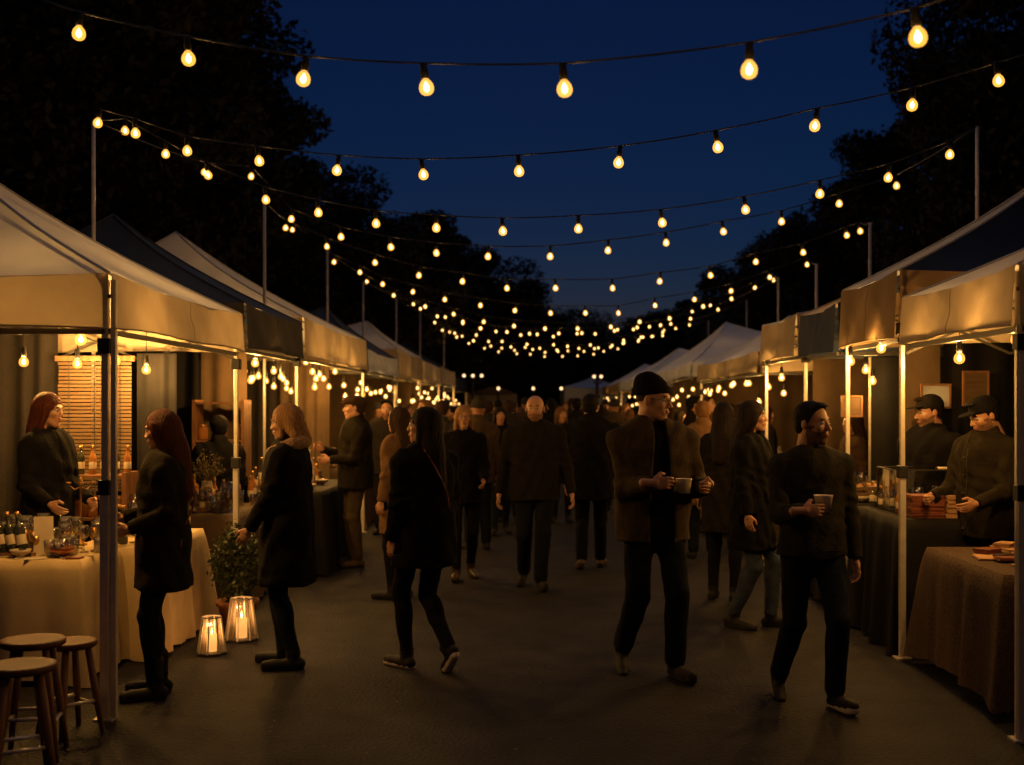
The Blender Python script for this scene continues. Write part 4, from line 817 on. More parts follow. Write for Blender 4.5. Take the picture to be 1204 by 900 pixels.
# far street lamps
for j, (px, py, hs, lb) in enumerate(((556, 442, (-.3, 0, .3), 'distant three headed lamp post left of the lane middle'), (702, 443, (-.1, .14), 'distant twin headed lamp post right of the lane middle'),
                     (586, 457, (0,), 'low distant lamp at the far left of the lane end'), (627, 457, (0,), 'low distant lamp above the bald man'), (660, 457, (0,), 'low bright distant lamp right of the bald man'))):
    p = wp(px, py, 40.5); t = empty('street_lamp', (p.x, p.y, 0), lb, 'street lamp'); MB().tube([(0, 0, 0), (0, 0, p.z-.1)], .05, 8).build('shaft', 'metal_dark', t)
    for h_ in hs:
        m = MB(); m.tube([(0, 0, p.z-.25), (h_, 0, p.z-.2), (h_, 0, p.z-.1)], .03, 6); hd = m.build('arm', 'metal_dark', t)
        MB().lathe([(.01, -.05), (.04, -.035), (.05, 0), (.038, .036), (.01, .05)], 10, (h_, 0, p.z)).build('globe', 'lamp_white', t, True)

# ------------------------------------------------------------------ people
def surfnets(V, org, h):
    S = V < 0
    c = [S[i:i+S.shape[0]-1 if i == 0 else None, j:j+S.shape[1]-1 if j == 0 else None, k:k+S.shape[2]-1 if k == 0 else None] for i in (0, 1) for j in (0, 1) for k in (0, 1)]
    cnt = sum(x.astype(np.int8) for x in c); act = (cnt > 0) & (cnt < 8); ii = np.argwhere(act); n = len(ii)
    idx = -np.ones(act.shape, np.int64); idx[act] = np.arange(n)
    off = np.array([(i, j, k) for i in (0, 1) for j in (0, 1) for k in (0, 1)])
    vals = np.stack([V[ii[:, 0]+o[0], ii[:, 1]+o[1], ii[:, 2]+o[2]] for o in off], 1)
    acc = np.zeros((n, 3)); num = np.zeros(n)
    for a in range(8):
        for b in range(a+1, 8):
            if np.abs(off[a]-off[b]).sum() != 1: continue
            va, vb_ = vals[:, a], vals[:, b]; m = (va < 0) != (vb_ < 0); t = np.where(m, va/np.where(m, va-vb_, 1), 0)
            acc[m] += off[a]+(off[b]-off[a])*t[m, None]; num[m] += 1
    P = (ii+acc/num[:, None])*h+org
    F_ = []
    for ax in range(3):
        A = np.take(S, range(S.shape[ax]-1), ax); B = np.take(S, range(1, S.shape[ax]), ax); e = np.argwhere(A != B)
        o1, o2 = [x for x in range(3) if x != ax]
        e = e[(e[:, o1] >= 1) & (e[:, o2] >= 1) & (e[:, o1] < act.shape[o1]) & (e[:, o2] < act.shape[o2])]
        if not len(e): continue
        u = np.zeros(3, int); u[o1] = 1; v = np.zeros(3, int); v[o2] = 1
        q = [e-u-v, e-v, e, e-u]; ids = np.stack([idx[x[:, 0], x[:, 1], x[:, 2]] for x in q], 1)
        neg = A[e[:, 0], e[:, 1], e[:, 2]]; fl = neg if ax != 1 else ~neg
        ids = np.where(fl[:, None], ids, ids[:, ::-1]); F_.append(ids)
    return P, np.concatenate(F_)
def rc(p, a, b, r1, r2):
    a = np.array(a, float); b = np.array(b, float); ba = b-a; L2 = ba@ba+1e-12; h = np.clip(((p-a)@ba)/L2, 0, 1)
    return np.linalg.norm(p-a-h[..., None]*ba, axis=-1)-(r1+(r2-r1)*h)
def el(p, c, r):
    q = (p-np.array(c)); r = np.array(r); k0 = np.linalg.norm(q/r, axis=-1); k1 = np.linalg.norm(q/(r*r), axis=-1)+1e-9
    return k0*(k0-1)/k1
def prim_d(pr, P):
    k = pr[0]
    if k == 'rc': return rc(P, *pr[1:5])
    if k == 'el': return el(P, *pr[1:3])
    if k == 'sq':                                   # round cone squashed front to back by pr[5], about axis point pr[1]
        s = pr[5]; Q = P.copy(); cy0 = pr[1][1]; a, b = list(pr[1]), list(pr[2])
        Q[..., 1] = (Q[..., 1]-cy0)/s; a[1] = 0; b[1] = (b[1]-cy0)/s
        return rc(Q, a, b, pr[3], pr[4])*(0.5+0.5*s)
    if k == 'elr':                                  # rotated ellipsoid
        Q = (P-np.array(pr[1]))@np.array(pr[3]); return el(Q, (0, 0, 0), pr[2])
def smin(a, b, k):
    if k <= 0: return np.minimum(a, b)
    h = np.maximum(k-np.abs(a-b), 0)/k; return np.minimum(a, b)-h*h*k*0.25
def sdf(prims, P):
    d = None
    for k, pr in prims:
        x = prim_d(pr, P); d = x if d is None else smin(d, x, k)
    return d
def mesh_sdf(prims, res, fn=None, pad=0.03, box=None):
    """prims: list of (blend, primitive, material)"""
    lo = np.full(3, 9.); hi = -lo
    if box is None:
        for k, pr, m in prims:
            if pr[0] in ('rc', 'sq'):
                for q, r in ((pr[1], pr[3]), (pr[2], pr[4])): lo = np.minimum(lo, np.array(q)-r); hi = np.maximum(hi, np.array(q)+r)
            else:
                r = max(pr[2]) if pr[0] == 'elr' else np.array(pr[2]); lo = np.minimum(lo, np.array(pr[1])-r); hi = np.maximum(hi, np.array(pr[1])+r)
        lo -= pad; hi += pad
    else: lo, hi = map(np.array, box)
    n = np.ceil((hi-lo)/res).astype(int)+1
    G = np.stack(np.meshgrid(*[lo[i]+np.arange(n[i])*res for i in range(3)], indexing='ij'), -1)
    d = sdf([(k, p) for k, p, m in prims], G)
    if fn: d = fn(d, G)
    V, Fc = surfnets(d, lo, res)
    mats = list(dict.fromkeys(m for _, _, m in prims)); cen = V[Fc].mean(1)
    D = np.stack([np.min([prim_d(p, cen) for _, p, mm in prims if mm == m], 0) for m in mats], 0); mi = D.argmin(0)
    return V, Fc, [mats[i] for i in range(len(mats))], mi, cen
class Acc:
    def __init__(s): s.V = []; s.F = []; s.I = []; s.mats = []; s.n = 0
    def add(s, V, Fc, mats, mi, flip=False):
        ix = []
        for m in mats:
            if m not in s.mats: s.mats.append(m)
            ix.append(s.mats.index(m))
        s.V.append(V); s.F.append((Fc[:, ::-1] if flip else Fc)+s.n); s.I.append(np.array(ix)[mi]); s.n += len(V)
    def mesh(s, name):
        me = bpy.data.meshes.new(name); V = np.concatenate(s.V); Fc = np.concatenate(s.F); I = np.concatenate(s.I)
        me.vertices.add(len(V)); me.vertices.foreach_set('co', V.ravel()); me.loops.add(len(Fc)*4); me.loops.foreach_set('vertex_index', Fc.ravel().astype(np.int32))
        me.polygons.add(len(Fc)); me.polygons.foreach_set('loop_start', np.arange(len(Fc))*4); me.polygons.foreach_set('loop_total', np.full(len(Fc), 4))
        me.polygons.foreach_set('use_smooth', np.ones(len(Fc), bool)); me.polygons.foreach_set('material_index', I.astype(np.int32))
        for m in s.mats: me.materials.append(M[m])
        me.update(); me.validate(); return me
_hc = {}
def head_mesh(skin, hairm, male, beard, res):
    key = (skin, hairm, male, beard, res)
    if key in _hc: return _hc[key]
    S, B = skin, hairm; nk = 0.056 if male else 0.046; jw = 1.0 if male else 0.9
    pr = [(0, ('el', (0, -.014, .032), (.075, .095, .086)), S), (.03, ('el', (0, .026, -.03), (.058*jw, .062, .078)), S), (.03, ('el', (0, .066, -.098), (.022, .02, .018)), S),
          (.02, ('rc', (.046*jw, -.004, -.055), (.008, .062, -.094), .02, .018), S), (.02, ('rc', (-.046*jw, -.004, -.055), (-.008, .062, -.094), .02, .018), S),
          (.014, ('rc', (-.034, .078, .026), (.034, .078, .026), .011, .011), S), (.02, ('el', (.036, .062, -.022), (.02, .022, .02)), S), (.02, ('el', (-.036, .062, -.022), (.02, .022, .02)), S),
          (.012, ('rc', (0, .086, .014), (0, .109 if male else .102, -.026), .007, .0125 if male else .0105), S), (.006, ('el', (.012, .098, -.031), (.008, .010, .008)), S), (.006, ('el', (-.012, .098, -.031), (.008, .010, .008)), S),
          (.012, ('el', (0, .080, -.062), (.03, .014, .02)), S),
          (.006, ('el', (.079, -.006, -.004), (.009, .019, .031)), S), (.006, ('el', (-.079, -.006, -.004), (.009, .019, .031)), S),
          (.03, ('rc', (0, -.024, -.05), (0, -.042, -.21), nk, nk+.008), S), (.002, ('el', (0, .0935, -.0545), (.021, .008, .0052)), 'lip'), (.002, ('el', (0, .0935, -.0645), (.018, .009, .006)), 'lip'),
          (.002, ('el', (.032, .0785, .006), (.0145, .011, .0085)), 'eye'), (.002, ('el', (-.032, .0785, .006), (.0145, .011, .0085)), 'eye'),
          (.0, ('el', (.032, .0875, .006), (.0058, .0035, .0058)), 'iris'), (.0, ('el', (-.032, .0875, .006), (.0058, .0035, .0058)), 'iris'),
          (.002, ('elr', (.034, .0865, .0285), (.019, .006, .0042), Matrix.Rotation(.1, 3, 'Y')), B), (.002, ('elr', (-.034, .0865, .0285), (.019, .006, .0042), Matrix.Rotation(-.1, 3, 'Y')), B)]
    def fn(d, G):
        for s in (1, -1): # eye hollows
            x = el(G, (s*.031, .099, .004), (.021, .016, .0135)); k = .012; h = np.maximum(k-np.abs(d+x), 0)/k; d = np.maximum(d, -x)+h*h*k*.25
        e = sdf([(p[0], p[1]) for p in pr[15:]], G); d = np.minimum(d, e)
        x = el(G, (0, .108, -.0595), (.02, .010, .0016)); d = np.maximum(d, -x)
        return d
    V, Fc, mats, mi, cen = mesh_sdf(pr, res, fn, .012)
    if beard:
        B = 'stubble'
        if B not in mats: mats.append(B)
        b = mats.index(B); s = mats.index(S); f = (mi == s) & (cen[:, 2] < -.045+.5*np.maximum(0, .05-cen[:, 1])) & (cen[:, 2] > -.125) & (cen[:, 1] > -.002) & ~((np.abs(cen[:, 0]) < .012) & (cen[:, 2] > -.045))
        if beard == 2: f |= (mi == s) & (np.abs(cen[:, 0]) > .060) & (cen[:, 2] < -.01) & (cen[:, 2] > -.10) & (cen[:, 1] > .012)
        mi = np.where(f, b, mi)
    _hc[key] = (V, Fc, mats, mi); return _hc[key]
def strands(G, ax, a=0.0025):
    th = np.arctan2(G[..., 0], -G[..., 1]+.01); return a*.32*(np.sin(th*31+9*G[..., 2]+2*np.sin(G[..., 2]*17))+.6*np.sin(th*49+3+14*G[..., 2]+3*np.sin(G[..., 2]*31)))
def hair_mesh(style, hm, res):
    key = ('h', style, hm, res)
    if key in _hc: return _hc[key]
    face = lambda G: el(G, (0, .105, -.035), (.070, .078, .098))
    cap = (0, ('el', (0, -.018, .036), (.086, .104, .094)), hm)
    if style == 'short':
        pr = [cap, (.02, ('el', (0, -.05, -.02), (.07, .055, .06)), hm), (.02, ('el', (0.02, .055, .095), (.06, .045, .028)), hm)]
        fn = lambda d, G: np.maximum(np.maximum(d, -face(G)), -(G[..., 2]+.055-.9*np.maximum(0, G[..., 1]+.03)*0))+strands(G, 0, .002)
        def fn(d, G):
            lim = -.06+np.clip((G[..., 1]+.02)*1.9, 0, .16); d = np.maximum(d, lim-G[..., 2]); return np.maximum(d, -face(G))+strands(G, 0, .003)+.0022*np.sin(G[..., 0]*210+4*np.sin(G[..., 2]*60))*np.sin(G[..., 1]*180+3*np.sin(G[..., 0]*90))*np.sin(G[..., 2]*190)
    elif style in ('long', 'verylong', 'blonde_hood'):
        L = {'long': -.30, 'verylong': -.40, 'blonde_hood': -.13}[style]
        pr = [cap, (.03, ('rc', (0, -.05, .0), (0, -.10, L), .083, .062), hm), (.03, ('rc', (.045, -.03, 0), (.075, -.075, L+.03), .05, .035), hm), (.03, ('rc', (-.045, -.03, 0), (-.075, -.075, L+.03), .05, .035), hm),
              (.02, ('rc', (.068, .02, .03), (.085, .015, L*.75), .026, .016), hm), (.02, ('rc', (-.068, .02, .03), (-.085, .015, L*.75), .026, .016), hm)]
        fn = lambda d, G: np.maximum(d, -el(G, (0, .10, -.04), (.062, .088, .095)))+strands(G, 0, .0035)
    elif style == 'wispy':
        pr = [(0, ('el', (0, -.018, .036), (.0775, .097, .088)), hm)]
        fn = lambda d, G: np.maximum(np.maximum(d, np.clip((G[..., 1]+.03)*2, -.04, .2)-G[..., 2]), -face(G))
    _hc[key] = mesh_sdf(pr, res, fn, .03)[:4]; return _hc[key]
def hat_mesh(style, hm, res):
    key = ('hat', style, hm, res)
    if key in _hc: return _hc[key]
    if style == 'beanie':
        pr = [(0, ('el', (0, -.022, .045), (.089, .109, .100)), hm), (.04, ('el', (0, -.055, .105), (.062, .070, .052)), hm)]
        def fn(d, G):
            pl = -(G[..., 2]-.034-.16*(G[..., 1]+.02)); rim = np.maximum(np.abs(G[..., 2]-.052-.16*(G[..., 1]+.02))-.020, el(G, (0, -.022, .04), (.097, .117, .112)))
            d = np.maximum(d, pl); th = np.arctan2(G[..., 0], G[..., 1]); return np.minimum(d, rim)+.0022*np.sin(th*44)+.0012*np.sin(G[..., 2]*420)
    elif style == 'cap':
        pr = [(0, ('el', (0, -.016, .05), (.088, .107, .088)), hm), (.006, ('el', (0, .115, .052), (.066, .068, .006)), hm)]
        fn = lambda d, G: np.maximum(d, -(G[..., 2]-.034))
    elif style == 'flatcap':
        pr = [(0, ('el', (0, .0, .075), (.095, .125, .05)), hm), (.006, ('el', (0, .10, .05), (.062, .055, .007)), hm), (.02, ('el', (0, -.02, .05), (.088, .105, .06)), hm)]
        fn = lambda d, G: np.maximum(d, -(G[..., 2]-.034+.1*G[..., 1]*0))
    _hc[key] = mesh_sdf(pr, res, fn, .02)[:4]; return _hc[key]
def hand_prims(pose, S):
    """wrist at origin, +x along the hand, +y thumb side, -z palm"""
    pr = [(0, ('rc', (-.06, 0, 0), (.01, 0, 0), .026, .024), S), (.015, ('elr', (.047, 0, -.001), (.05, .040, .0145), Matrix.Identity(3)), S)]
    curl = {'relax': (20, 26, 20), 'grip': (42, 42, 30), 'wrap': (22, 30, 24), 'fist': (70, 80, 50)}[pose]
    for i, (y, L) in enumerate(((.030, .070), (.0105, .078), (-.009, .072), (-.0275, .058))):
        p = np.array((.084-.004*abs(i-1.2), y, 0)); a = 0; seg = (L*.45, L*.32, L*.25); r = .0092-.0006*(i == 3)
        for s, c in zip(seg, curl):
            a += math.radians(c+i*3); q = p+s*np.array((math.cos(a), (y*.12), -math.sin(a))); pr.append((.003, ('rc', tuple(p), tuple(q), r, r-.0011), S)); p = q; r -= .0010
    t = {'relax': ((.018, .03, -.006), (.05, .056, -.018), (.078, .058, -.028)), 'grip': ((.018, .03, -.008), (.045, .052, -.036), (.066, .040, -.060)),
         'wrap': ((.018, .03, -.006), (.046, .058, -.022), (.070, .056, -.042)), 'fist': ((.018, .03, -.008), (.045, .044, -.034), (.07, .018, -.046))}[pose]
    pr += [(.012, ('rc', t[0], t[1], .014, .0115), S), (.003, ('rc', t[1], t[2], .0112, .0092), S)]
    return pr
def hand_mesh(pose, S, res):
    key = ('hand', pose, S, res)
    if key not in _hc: _hc[key] = mesh_sdf(hand_prims(pose, S), res, None, .012)[:4]
    return _hc[key]
def ik(a, t, l1, l2, pole_):
    a, t = Vector(a), Vector(t); d = t-a; L = min(d.length, (l1+l2)*.995); t = a+d.normalized()*L
    x = (l1*l1-l2*l2+L*L)/(2*L); h = math.sqrt(max(0, l1*l1-x*x)); u = d.normalized(); p = Vector(pole_); p = (p-u*p.dot(u)).normalized()
    return a+u*x+p*h, t
def wrinkle(G, amp, s):
    x, y, z = G[..., 0], G[..., 1], G[..., 2]
    return amp*(np.sin(23*z+9*np.sin(7*x+s)+6*np.sin(8*y+2*s))*.5+np.sin(31*x+17*z+5*np.sin(13*y+s))*.3+np.sin(47*z-21*x+19*y+s+3*np.sin(11*z))*.3)
def person(label, px, d, Hh, face, turn=0, male=True, skin='skin_a', hair='short', hairm='hair_dark', hat=None, hatm='fab_black', beard=0, top='fab_black', under='fab_black',
           legs='fab_black', shoe='shoe_black', sole='sole_dark', hem=.78, kind='coat', feet=((.10, 0, 0, 0), (-.10, 0, 0, 0)), hands=None, poses=('relax', 'relax'), wide=1.0, res=.011, lean=0, tilt=0,
           collar=None, strap=None, group=None, x=None, boots=False, hdir=None, hres=.0045, knees=None, pxh=None, glasses=False):
    """feet: (x, y, lift, pitch) right then left; hands: wrist targets right then left; face 0 looks at the camera, 90 to image right"""
    s = Hh/1.75; X = (px-VX)*d/F if x is None else x; fem = not male
    sh = (.178 if male else .155)*wide; hipw = .09 if male else .095; seed = hash(label) % 97 if False else sum(map(ord, label)) % 97
    hip = [Vector((hipw, 0, .92)), Vector((-hipw, 0, .92))]; drop = max(0, min(.05, (abs(feet[0][1])+abs(feet[1][1]))*.10)); 
    for h in hip: h.z -= drop
    A = Acc(); pr = []; lg = []
    for i, (fx, fy, lift, pitch) in enumerate(feet):
        pc = math.radians(pitch); an = Vector((fx, fy-.0, .085+lift)); kn, an = ik(hip[i], an, .424, .415, (0, 1, 0))
        fw = Vector((0, math.cos(pc), math.sin(pc))); up = Vector((0, -math.sin(pc), math.cos(pc))); toe = (0.03 if i == 0 else -.03)
        heel = an-fw*.045-up*.045; ball = an+fw*.13-up*.052; ball.x += toe; tip = an+fw*.175-up*.050; tip.x += toe*1.3
        hl = (heel, ball, tip, fw, up, an)
        r0 = (.092, .066, .057) if male else (.09, .058, .044)
        if kind == 'jacket' or legs.startswith('fab_jeans'): r0 = (r0[0], r0[1]+.004, r0[2]+.004)
        lg.append((kn, an, r0, hl))
        pr += [(.03, ('rc', tuple(hip[i]), tuple(kn), r0[0], r0[1]), legs), (.02, ('rc', tuple(kn), tuple(an+Vector((0, 0, .03))), r0[1], r0[2]), legs), (.03, ('el', tuple(kn.lerp(an, .3)+Vector((0, -.022, 0))), (.05, .05, .11)), legs)]
        sp = shoe
        pr += [(.01, ('rc', tuple(an+up*.02), tuple(an-up*.01), .047, .043), sp), (.015, ('rc', tuple(heel), tuple(ball), .036, .037), sp), (.01, ('rc', tuple(ball), tuple(tip), .037, .030), sp)]
        if boots: pr += [(.01, ('rc', tuple(an+up*.14), tuple(an), .052, .046), sp)]
        pr += [(0, ('rc', tuple(heel-up*.026), tuple(ball-up*.018), .030, .036), sole), (0, ('rc', tuple(ball-up*.018), tuple(tip-up*.016), .036, .030), sole)]
    cl = Vector((0, lean, 0)); z0 = .97-drop
    tz = lambda z: z-drop
    def torso(infl, m, belly=0):
        c = .150 if male else .135
        L = [(.05, ('sq', (0, 0, tz(.93)), (0, lean*.4, tz(1.10)), (.150 if male else .158)*wide+infl, (.138 if male else .122)*wide+infl, .72), m),
             (.06, ('sq', (0, lean*.4, tz(1.10)), (0, lean, tz(1.33)), (.138 if male else .122)*wide+infl, c*wide+.008+infl, .72), m)]
        for i_ in (1, -1): L.append((.05, ('sq', (i_*.05, lean, tz(1.39)), (i_*(sh-.02), lean-.005, tz(1.385)), .085+infl*.8, .062+infl*.8, .85), m))
        L.append((.05, ('rc', (0, lean-.02, tz(1.40)), (0, lean-.016, tz(1.445)), .068+infl*.5, .050+infl*.5), m))
        if fem: L.append((.05, ('el', (0, lean+.070, tz(1.25)), (.11+infl, .045+infl, .08)), m))
        return L
    pr += torso(0, under)
    ht = list(hands or ((.25, .05, .83), (-.25, .02, .83))); arms = []
    if pxh:
        for i in (0, 1):
            if pxh[i]: q = Matrix.Rotation(-R(180+face), 3, 'Z') @ (wp(*pxh[i])-Vector((X, d, 0)))/s; ht[i] = (q.x, q.y, q.z+drop)
    for i in (0, 1):
        sg = 1 if i == 0 else -1; so = Vector((sg*sh, lean-.005, tz(1.385))); ua, fa = (.285, .255) if male else (.265, .24)
        e, wr = ik(so, Vector(ht[i])-Vector((0, 0, drop)), ua, fa, (sg*.32, -.7, -.9)); arms.append((so, e, wr))
        pr += [(.02, ('rc', tuple(so), tuple(e), .050, .040), under), (.02, ('rc', tuple(e), tuple(wr.lerp(e, .15)), .040, .030), under)]
    def fb(dd, G): return np.maximum(dd+wrinkle(G, .0035, seed)*(G[..., 2] > .14), -G[..., 2]+.001)
    bV, bF, bm, bi, cen = mesh_sdf(pr, res, fb, .02); A.add(bV, bF, bm, bi)
    # head
    hp = np.array((0, lean*1.35+.012, tz(1.625))); hy = math.radians(turn); Rh = np.array(Matrix.Rotation(hy, 3, 'Z') @ Matrix.Rotation(math.radians(-tilt), 3, 'X'))
    hs = 1.0 if male else .96
    def put(Q, acc): V, Fc, ms, mi = Q; acc.add((V*hs)@Rh.T+hp, Fc, ms, mi)
    put(head_mesh(skin, hairm, male, beard, hres), A)
    for i in (0, 1):
        so, e, wr = arms[i]; sg = 1 if i == 0 else -1; V, Fc, ms, mi = hand_mesh(poses[i], skin, hres)
        dr = (wr-e).normalized() if not hdir or not hdir[i] else Vector(hdir[i][0]).normalized()
        if hdir and hdir[i]: pal = Vector(hdir[i][1])
        else: pal = Vector((-sg*1., 0.15, .0))
        zz = -pal; zz = (zz-dr*zz.dot(dr)).normalized(); yy = zz.cross(dr); V = V.copy()
        flip = False
        want = Vector((0, 1, .4)) if not (hdir and hdir[i] and len(hdir[i]) > 2) else Vector(hdir[i][2])
        if yy.dot(want) < 0: V[:, 1] *= -1; flip = True
        Rm = np.array((dr, yy, zz)).T; A.add((V*(.93 if male else .86))@Rm.T+np.array(wr-dr*.0), Fc, ms, mi, flip)
        if i == 0: handR = (Rm, wr)
    for k_ in range(len(A.V)): A.V[k_] = A.V[k_]*s
    o = bpy.data.objects.new('person', A.mesh('person')); C.objects.link(o); tag(o, label, 'person', group); o.location = (X, d, 0); o.rotation_euler = (0, 0, R(180+face))
    def child(nm, acc):
        for k_ in range(len(acc.V)): acc.V[k_] = acc.V[k_]*s
        c = bpy.data.objects.new(nm, acc.mesh(nm)); C.objects.link(c); c.parent = o; return c
    # garment
    inf = {'coat': .030, 'jacket': .036, 'sweater': .016}[kind]; hz = hem-drop*.6; cp = torso(inf, top)
    if hem < .9: cp.append((.05, ('sq', (0, 0, tz(1.0)), (0, .0, hz), (.155 if male else .150)*wide+inf, (.185 if fem else .178)*wide+(.01 if hem < .7 else 0)+inf*.4, .80), top))
    else: cp.append((.05, ('sq', (0, 0, tz(1.05)), (0, 0, hz), .146*wide+inf, .150*wide+inf, .74), top))
    if kind != 'sweater': cp.append((.05, ('sq', (0, lean*.5, tz(1.30)), (0, 0, tz(.98)), .158*wide+inf*.6, .158*wide+inf*.6, .76), top))
    for (so, e, wr) in arms:
        ce = wr.lerp(e, .09); rr = {'coat': (.068, .056, .043), 'jacket': (.070, .060, .045), 'sweater': (.058, .048, .036)}[kind]
        cp += [(.035, ('rc', tuple(so), tuple(e), rr[0], rr[1]), top), (.02, ('rc', tuple(e), tuple(ce), rr[1], rr[2]), top)]
    if kind != 'sweater': cp.append((.012, ('sq', (0, lean-.022, tz(1.46)), (0, lean-.018, tz(1.515)), .080, .082, .95), top))
    def fc(dd, G):
        dd = dd+wrinkle(G, .0125 if kind != 'sweater' else .009, seed*1.7)*.8
        for so, e, wr in arms:          # creases gather at the elbows
            r_ = np.linalg.norm(G-np.array(e), axis=-1); dd = dd+.005*np.sin(G@np.array((wr-so).normalized())*95+6*G[..., 0]*9)*np.exp(-(r_/.11)**2)
        dd = dd+.006*np.sin(G[..., 0]*38+2.5*np.sin(G[..., 2]*6+seed)+seed)*np.clip((1.0-G[..., 2])*2.2, 0, 1)
        dd = np.maximum(dd, hz+.006*np.sin(G[..., 0]*20+seed)-G[..., 2]) if True else dd
        nc = rc(G, (0, lean-.005, tz(1.475)), (0, lean+.02, tz(1.62)), .058 if kind != 'sweater' else .066, .075); dd = np.maximum(dd, -nc)
        if kind == 'jacket': # open front showing the garment beneath
            z = G[..., 2]; wv = .030+.045*np.clip((1.5-z)/.6, 0, 1)+.03*np.clip((1.42-z)*3, 0, 1)*0
            cut = np.maximum(np.abs(G[..., 0]+.005)-wv, -(G[..., 1]-lean-.055)); cut = np.maximum(cut, .0+(G[..., 1]-.24-lean)); 
            arm = np.minimum.reduce([rc(G, tuple(e), tuple(wr), .06, .05) for so, e, wr in arms]); cut = np.maximum(cut, -arm+.004)
            dd = np.maximum(dd, -cut)
        elif kind == 'coat': # closed front edge
            cut = np.maximum(np.abs(G[..., 0]-.02)-.003, -(G[..., 1]-lean-.02)); arm = np.minimum.reduce([rc(G, tuple(e), tuple(wr), .06, .05) for so, e, wr in arms]); cut = np.maximum(cut, -arm+.004)
            dd = np.maximum(dd, -np.maximum(cut, -(dd+.010)))
        return dd
    # garments must end at the hem even where legs flare; hem plane does not cut sleeves that hang lower
    armsd = [('rc', tuple(e), tuple(wr.lerp(e, .09)), .056, .043) for so, e, wr in arms]
    def fc2(dd, G):
        b = fc(dd, G); a_ = np.minimum.reduce([prim_d(p_, G) for p_ in armsd])+wrinkle(G, .003, seed); 
        for so, e, wr in arms:
            u = np.array((wr-e).normalized()); en = np.array(wr.lerp(e, .03)); pl = (G-en)@u
            near = rc(G, tuple(e), tuple(wr+(wr-e)*.2), .075, .075); b = np.where(near < 0, np.maximum(b, pl), b); a_ = np.where(near < 0, np.maximum(a_, pl), a_)
        return np.minimum(b, a_)
    Ac = Acc(); Ac.add(*mesh_sdf(cp, res*.95, fc2, .03)[:4]); child({'coat': 'coat', 'jacket': 'jacket', 'sweater': 'sweater'}[kind], Ac)
    if res <= .0105:                     # zip or buttons, pocket welts and seams laid on the cloth
        from mathutils.bvhtree import BVHTree
        gv = np.concatenate(Ac.V); gf = np.concatenate(Ac.F); bt = BVHTree.FromPolygons(gv.tolist(), gf.tolist())
        def on(x_, z_, back=False, lift=.002):
            sg_ = -1 if back else 1; h_ = bt.ray_cast(Vector((x_*s, sg_*.7, z_*s)), Vector((0, -sg_, 0))); return None if h_[0] is None else h_[0]+Vector((0, sg_*lift, 0))
        def line(mb, pts_, r_, back=False):
            P_ = [q_ for q_ in (on(a_, b_, back) for a_, b_ in pts_) if q_ is not None]
            if len(P_) > 2: mb.tube(P_, r_, 5)
        mz, ms_ = MB(), MB(); zt_ = 1.40-drop
        if kind == 'coat':
            line(mz, [(.02, hz+.04+(zt_-hz-.04)*q/14) for q in range(15)], .0028)
            for q in range(5):
                c_ = on(.04, zt_-.06-.12*q)
                if c_ is not None: mz.lathe([(.001, -.003), (.010, -.002), (.010, .003), (.001, .004)], 10, tuple(c_))
        if kind == 'jacket':
            for sx in (-1, 1): line(mz, [(sx*(.045+.045*(1-q/14)), hz+.03+(zt_-.02-hz)*q/14) for q in range(15)], .0032)
        if kind == 'sweater':
            for k_ in range(3): line(ms_, [(-.16+.32*q/16, hz+.02+.012*k_) for q in range(17)], .0024)
        else:
            for sx in (-1, 1):
                line(ms_, [(sx*(.075+.010*q), .98-drop+.022*q) for q in range(7)], .0042)
                line(ms_, [(sx*(.075+.010*q)+.008, .98-drop+.022*q) for q in range(7)], .003)
            line(ms_, [(-.15+.30*q/16, 1.335-drop) for q in range(17)], .0024, True)
        line(ms_, [(.004*math.sin(q), hz+.03+(1.34-drop-hz)*q/16) for q in range(17)], .0022, True)
        if mz.v: mz.build('zip', 'metal_dark', o, True)
        if ms_.v: ms_.build('seam', top, o, True)
        if kind == 'sweater':
            mt = MB(); mt.tube([(s*.060*math.cos(a), s*(.058*math.sin(a)+lean-.002), s*(1.452-drop-.022*math.sin(a))) for a in np.arange(0, 6.5, .3)], .009, 7); mt.build('shirt_collar', 'sole_white', o, True)
    if hair:
        Ah = Acc(); V, Fc, ms, mi = hair_mesh(hair, hairm, max(res*.55, .0055)); Rl = Rh
        V2 = (V*hs)@Rh.T+hp
        if hair in ('long', 'verylong'):   # below the nape the hair follows the back, not the turned head
            R0 = np.array(Matrix.Rotation(hy*.35, 3, 'Z')); V3 = (V*hs)@R0.T+hp; t_ = np.clip((-.04-V[:, 2])/.12, 0, 1)[:, None]; V2 = V2*(1-t_)+V3*t_; V2[:, 1] -= .035*t_[:, 0]
        Ah.add(V2, Fc, ms, mi); child('hair', Ah)
    if glasses:
        m = MB(); Rm_ = Matrix(Rh.tolist()); hv = Vector(hp.tolist())
        for sg in (1, -1):
            ring = [Rm_ @ Vector((sg*.033+.022*math.cos(a), .100-.10*abs(math.cos(a)*.022)*(1 if math.cos(a)*sg > 0 else 0), .006+.0165*math.sin(a)))*1.0+hv for a in np.arange(0, 6.5, .42)]
            m.tube([p_*s for p_ in ring], .0016*s, 5); m.tube([(Rm_ @ Vector((sg*.055, .097, .010))+hv)*s, (Rm_ @ Vector((sg*.079, .06, .010))+hv)*s, (Rm_ @ Vector((sg*.081, -.01, .012))+hv)*s], .0015*s, 5)
        m.tube([(Rm_ @ Vector((-.012, .101, .010))+hv)*s, (Rm_ @ Vector((.012, .101, .010))+hv)*s], .0016*s, 5); m.build('spectacles', 'plastic_black', o, True)
    if hat:
        Ah = Acc(); put(hat_mesh(hat, hatm, max(res*.5, .0055)), Ah); child({'beanie': 'beanie', 'cap': 'cap', 'flatcap': 'flat_cap'}[hat], Ah)
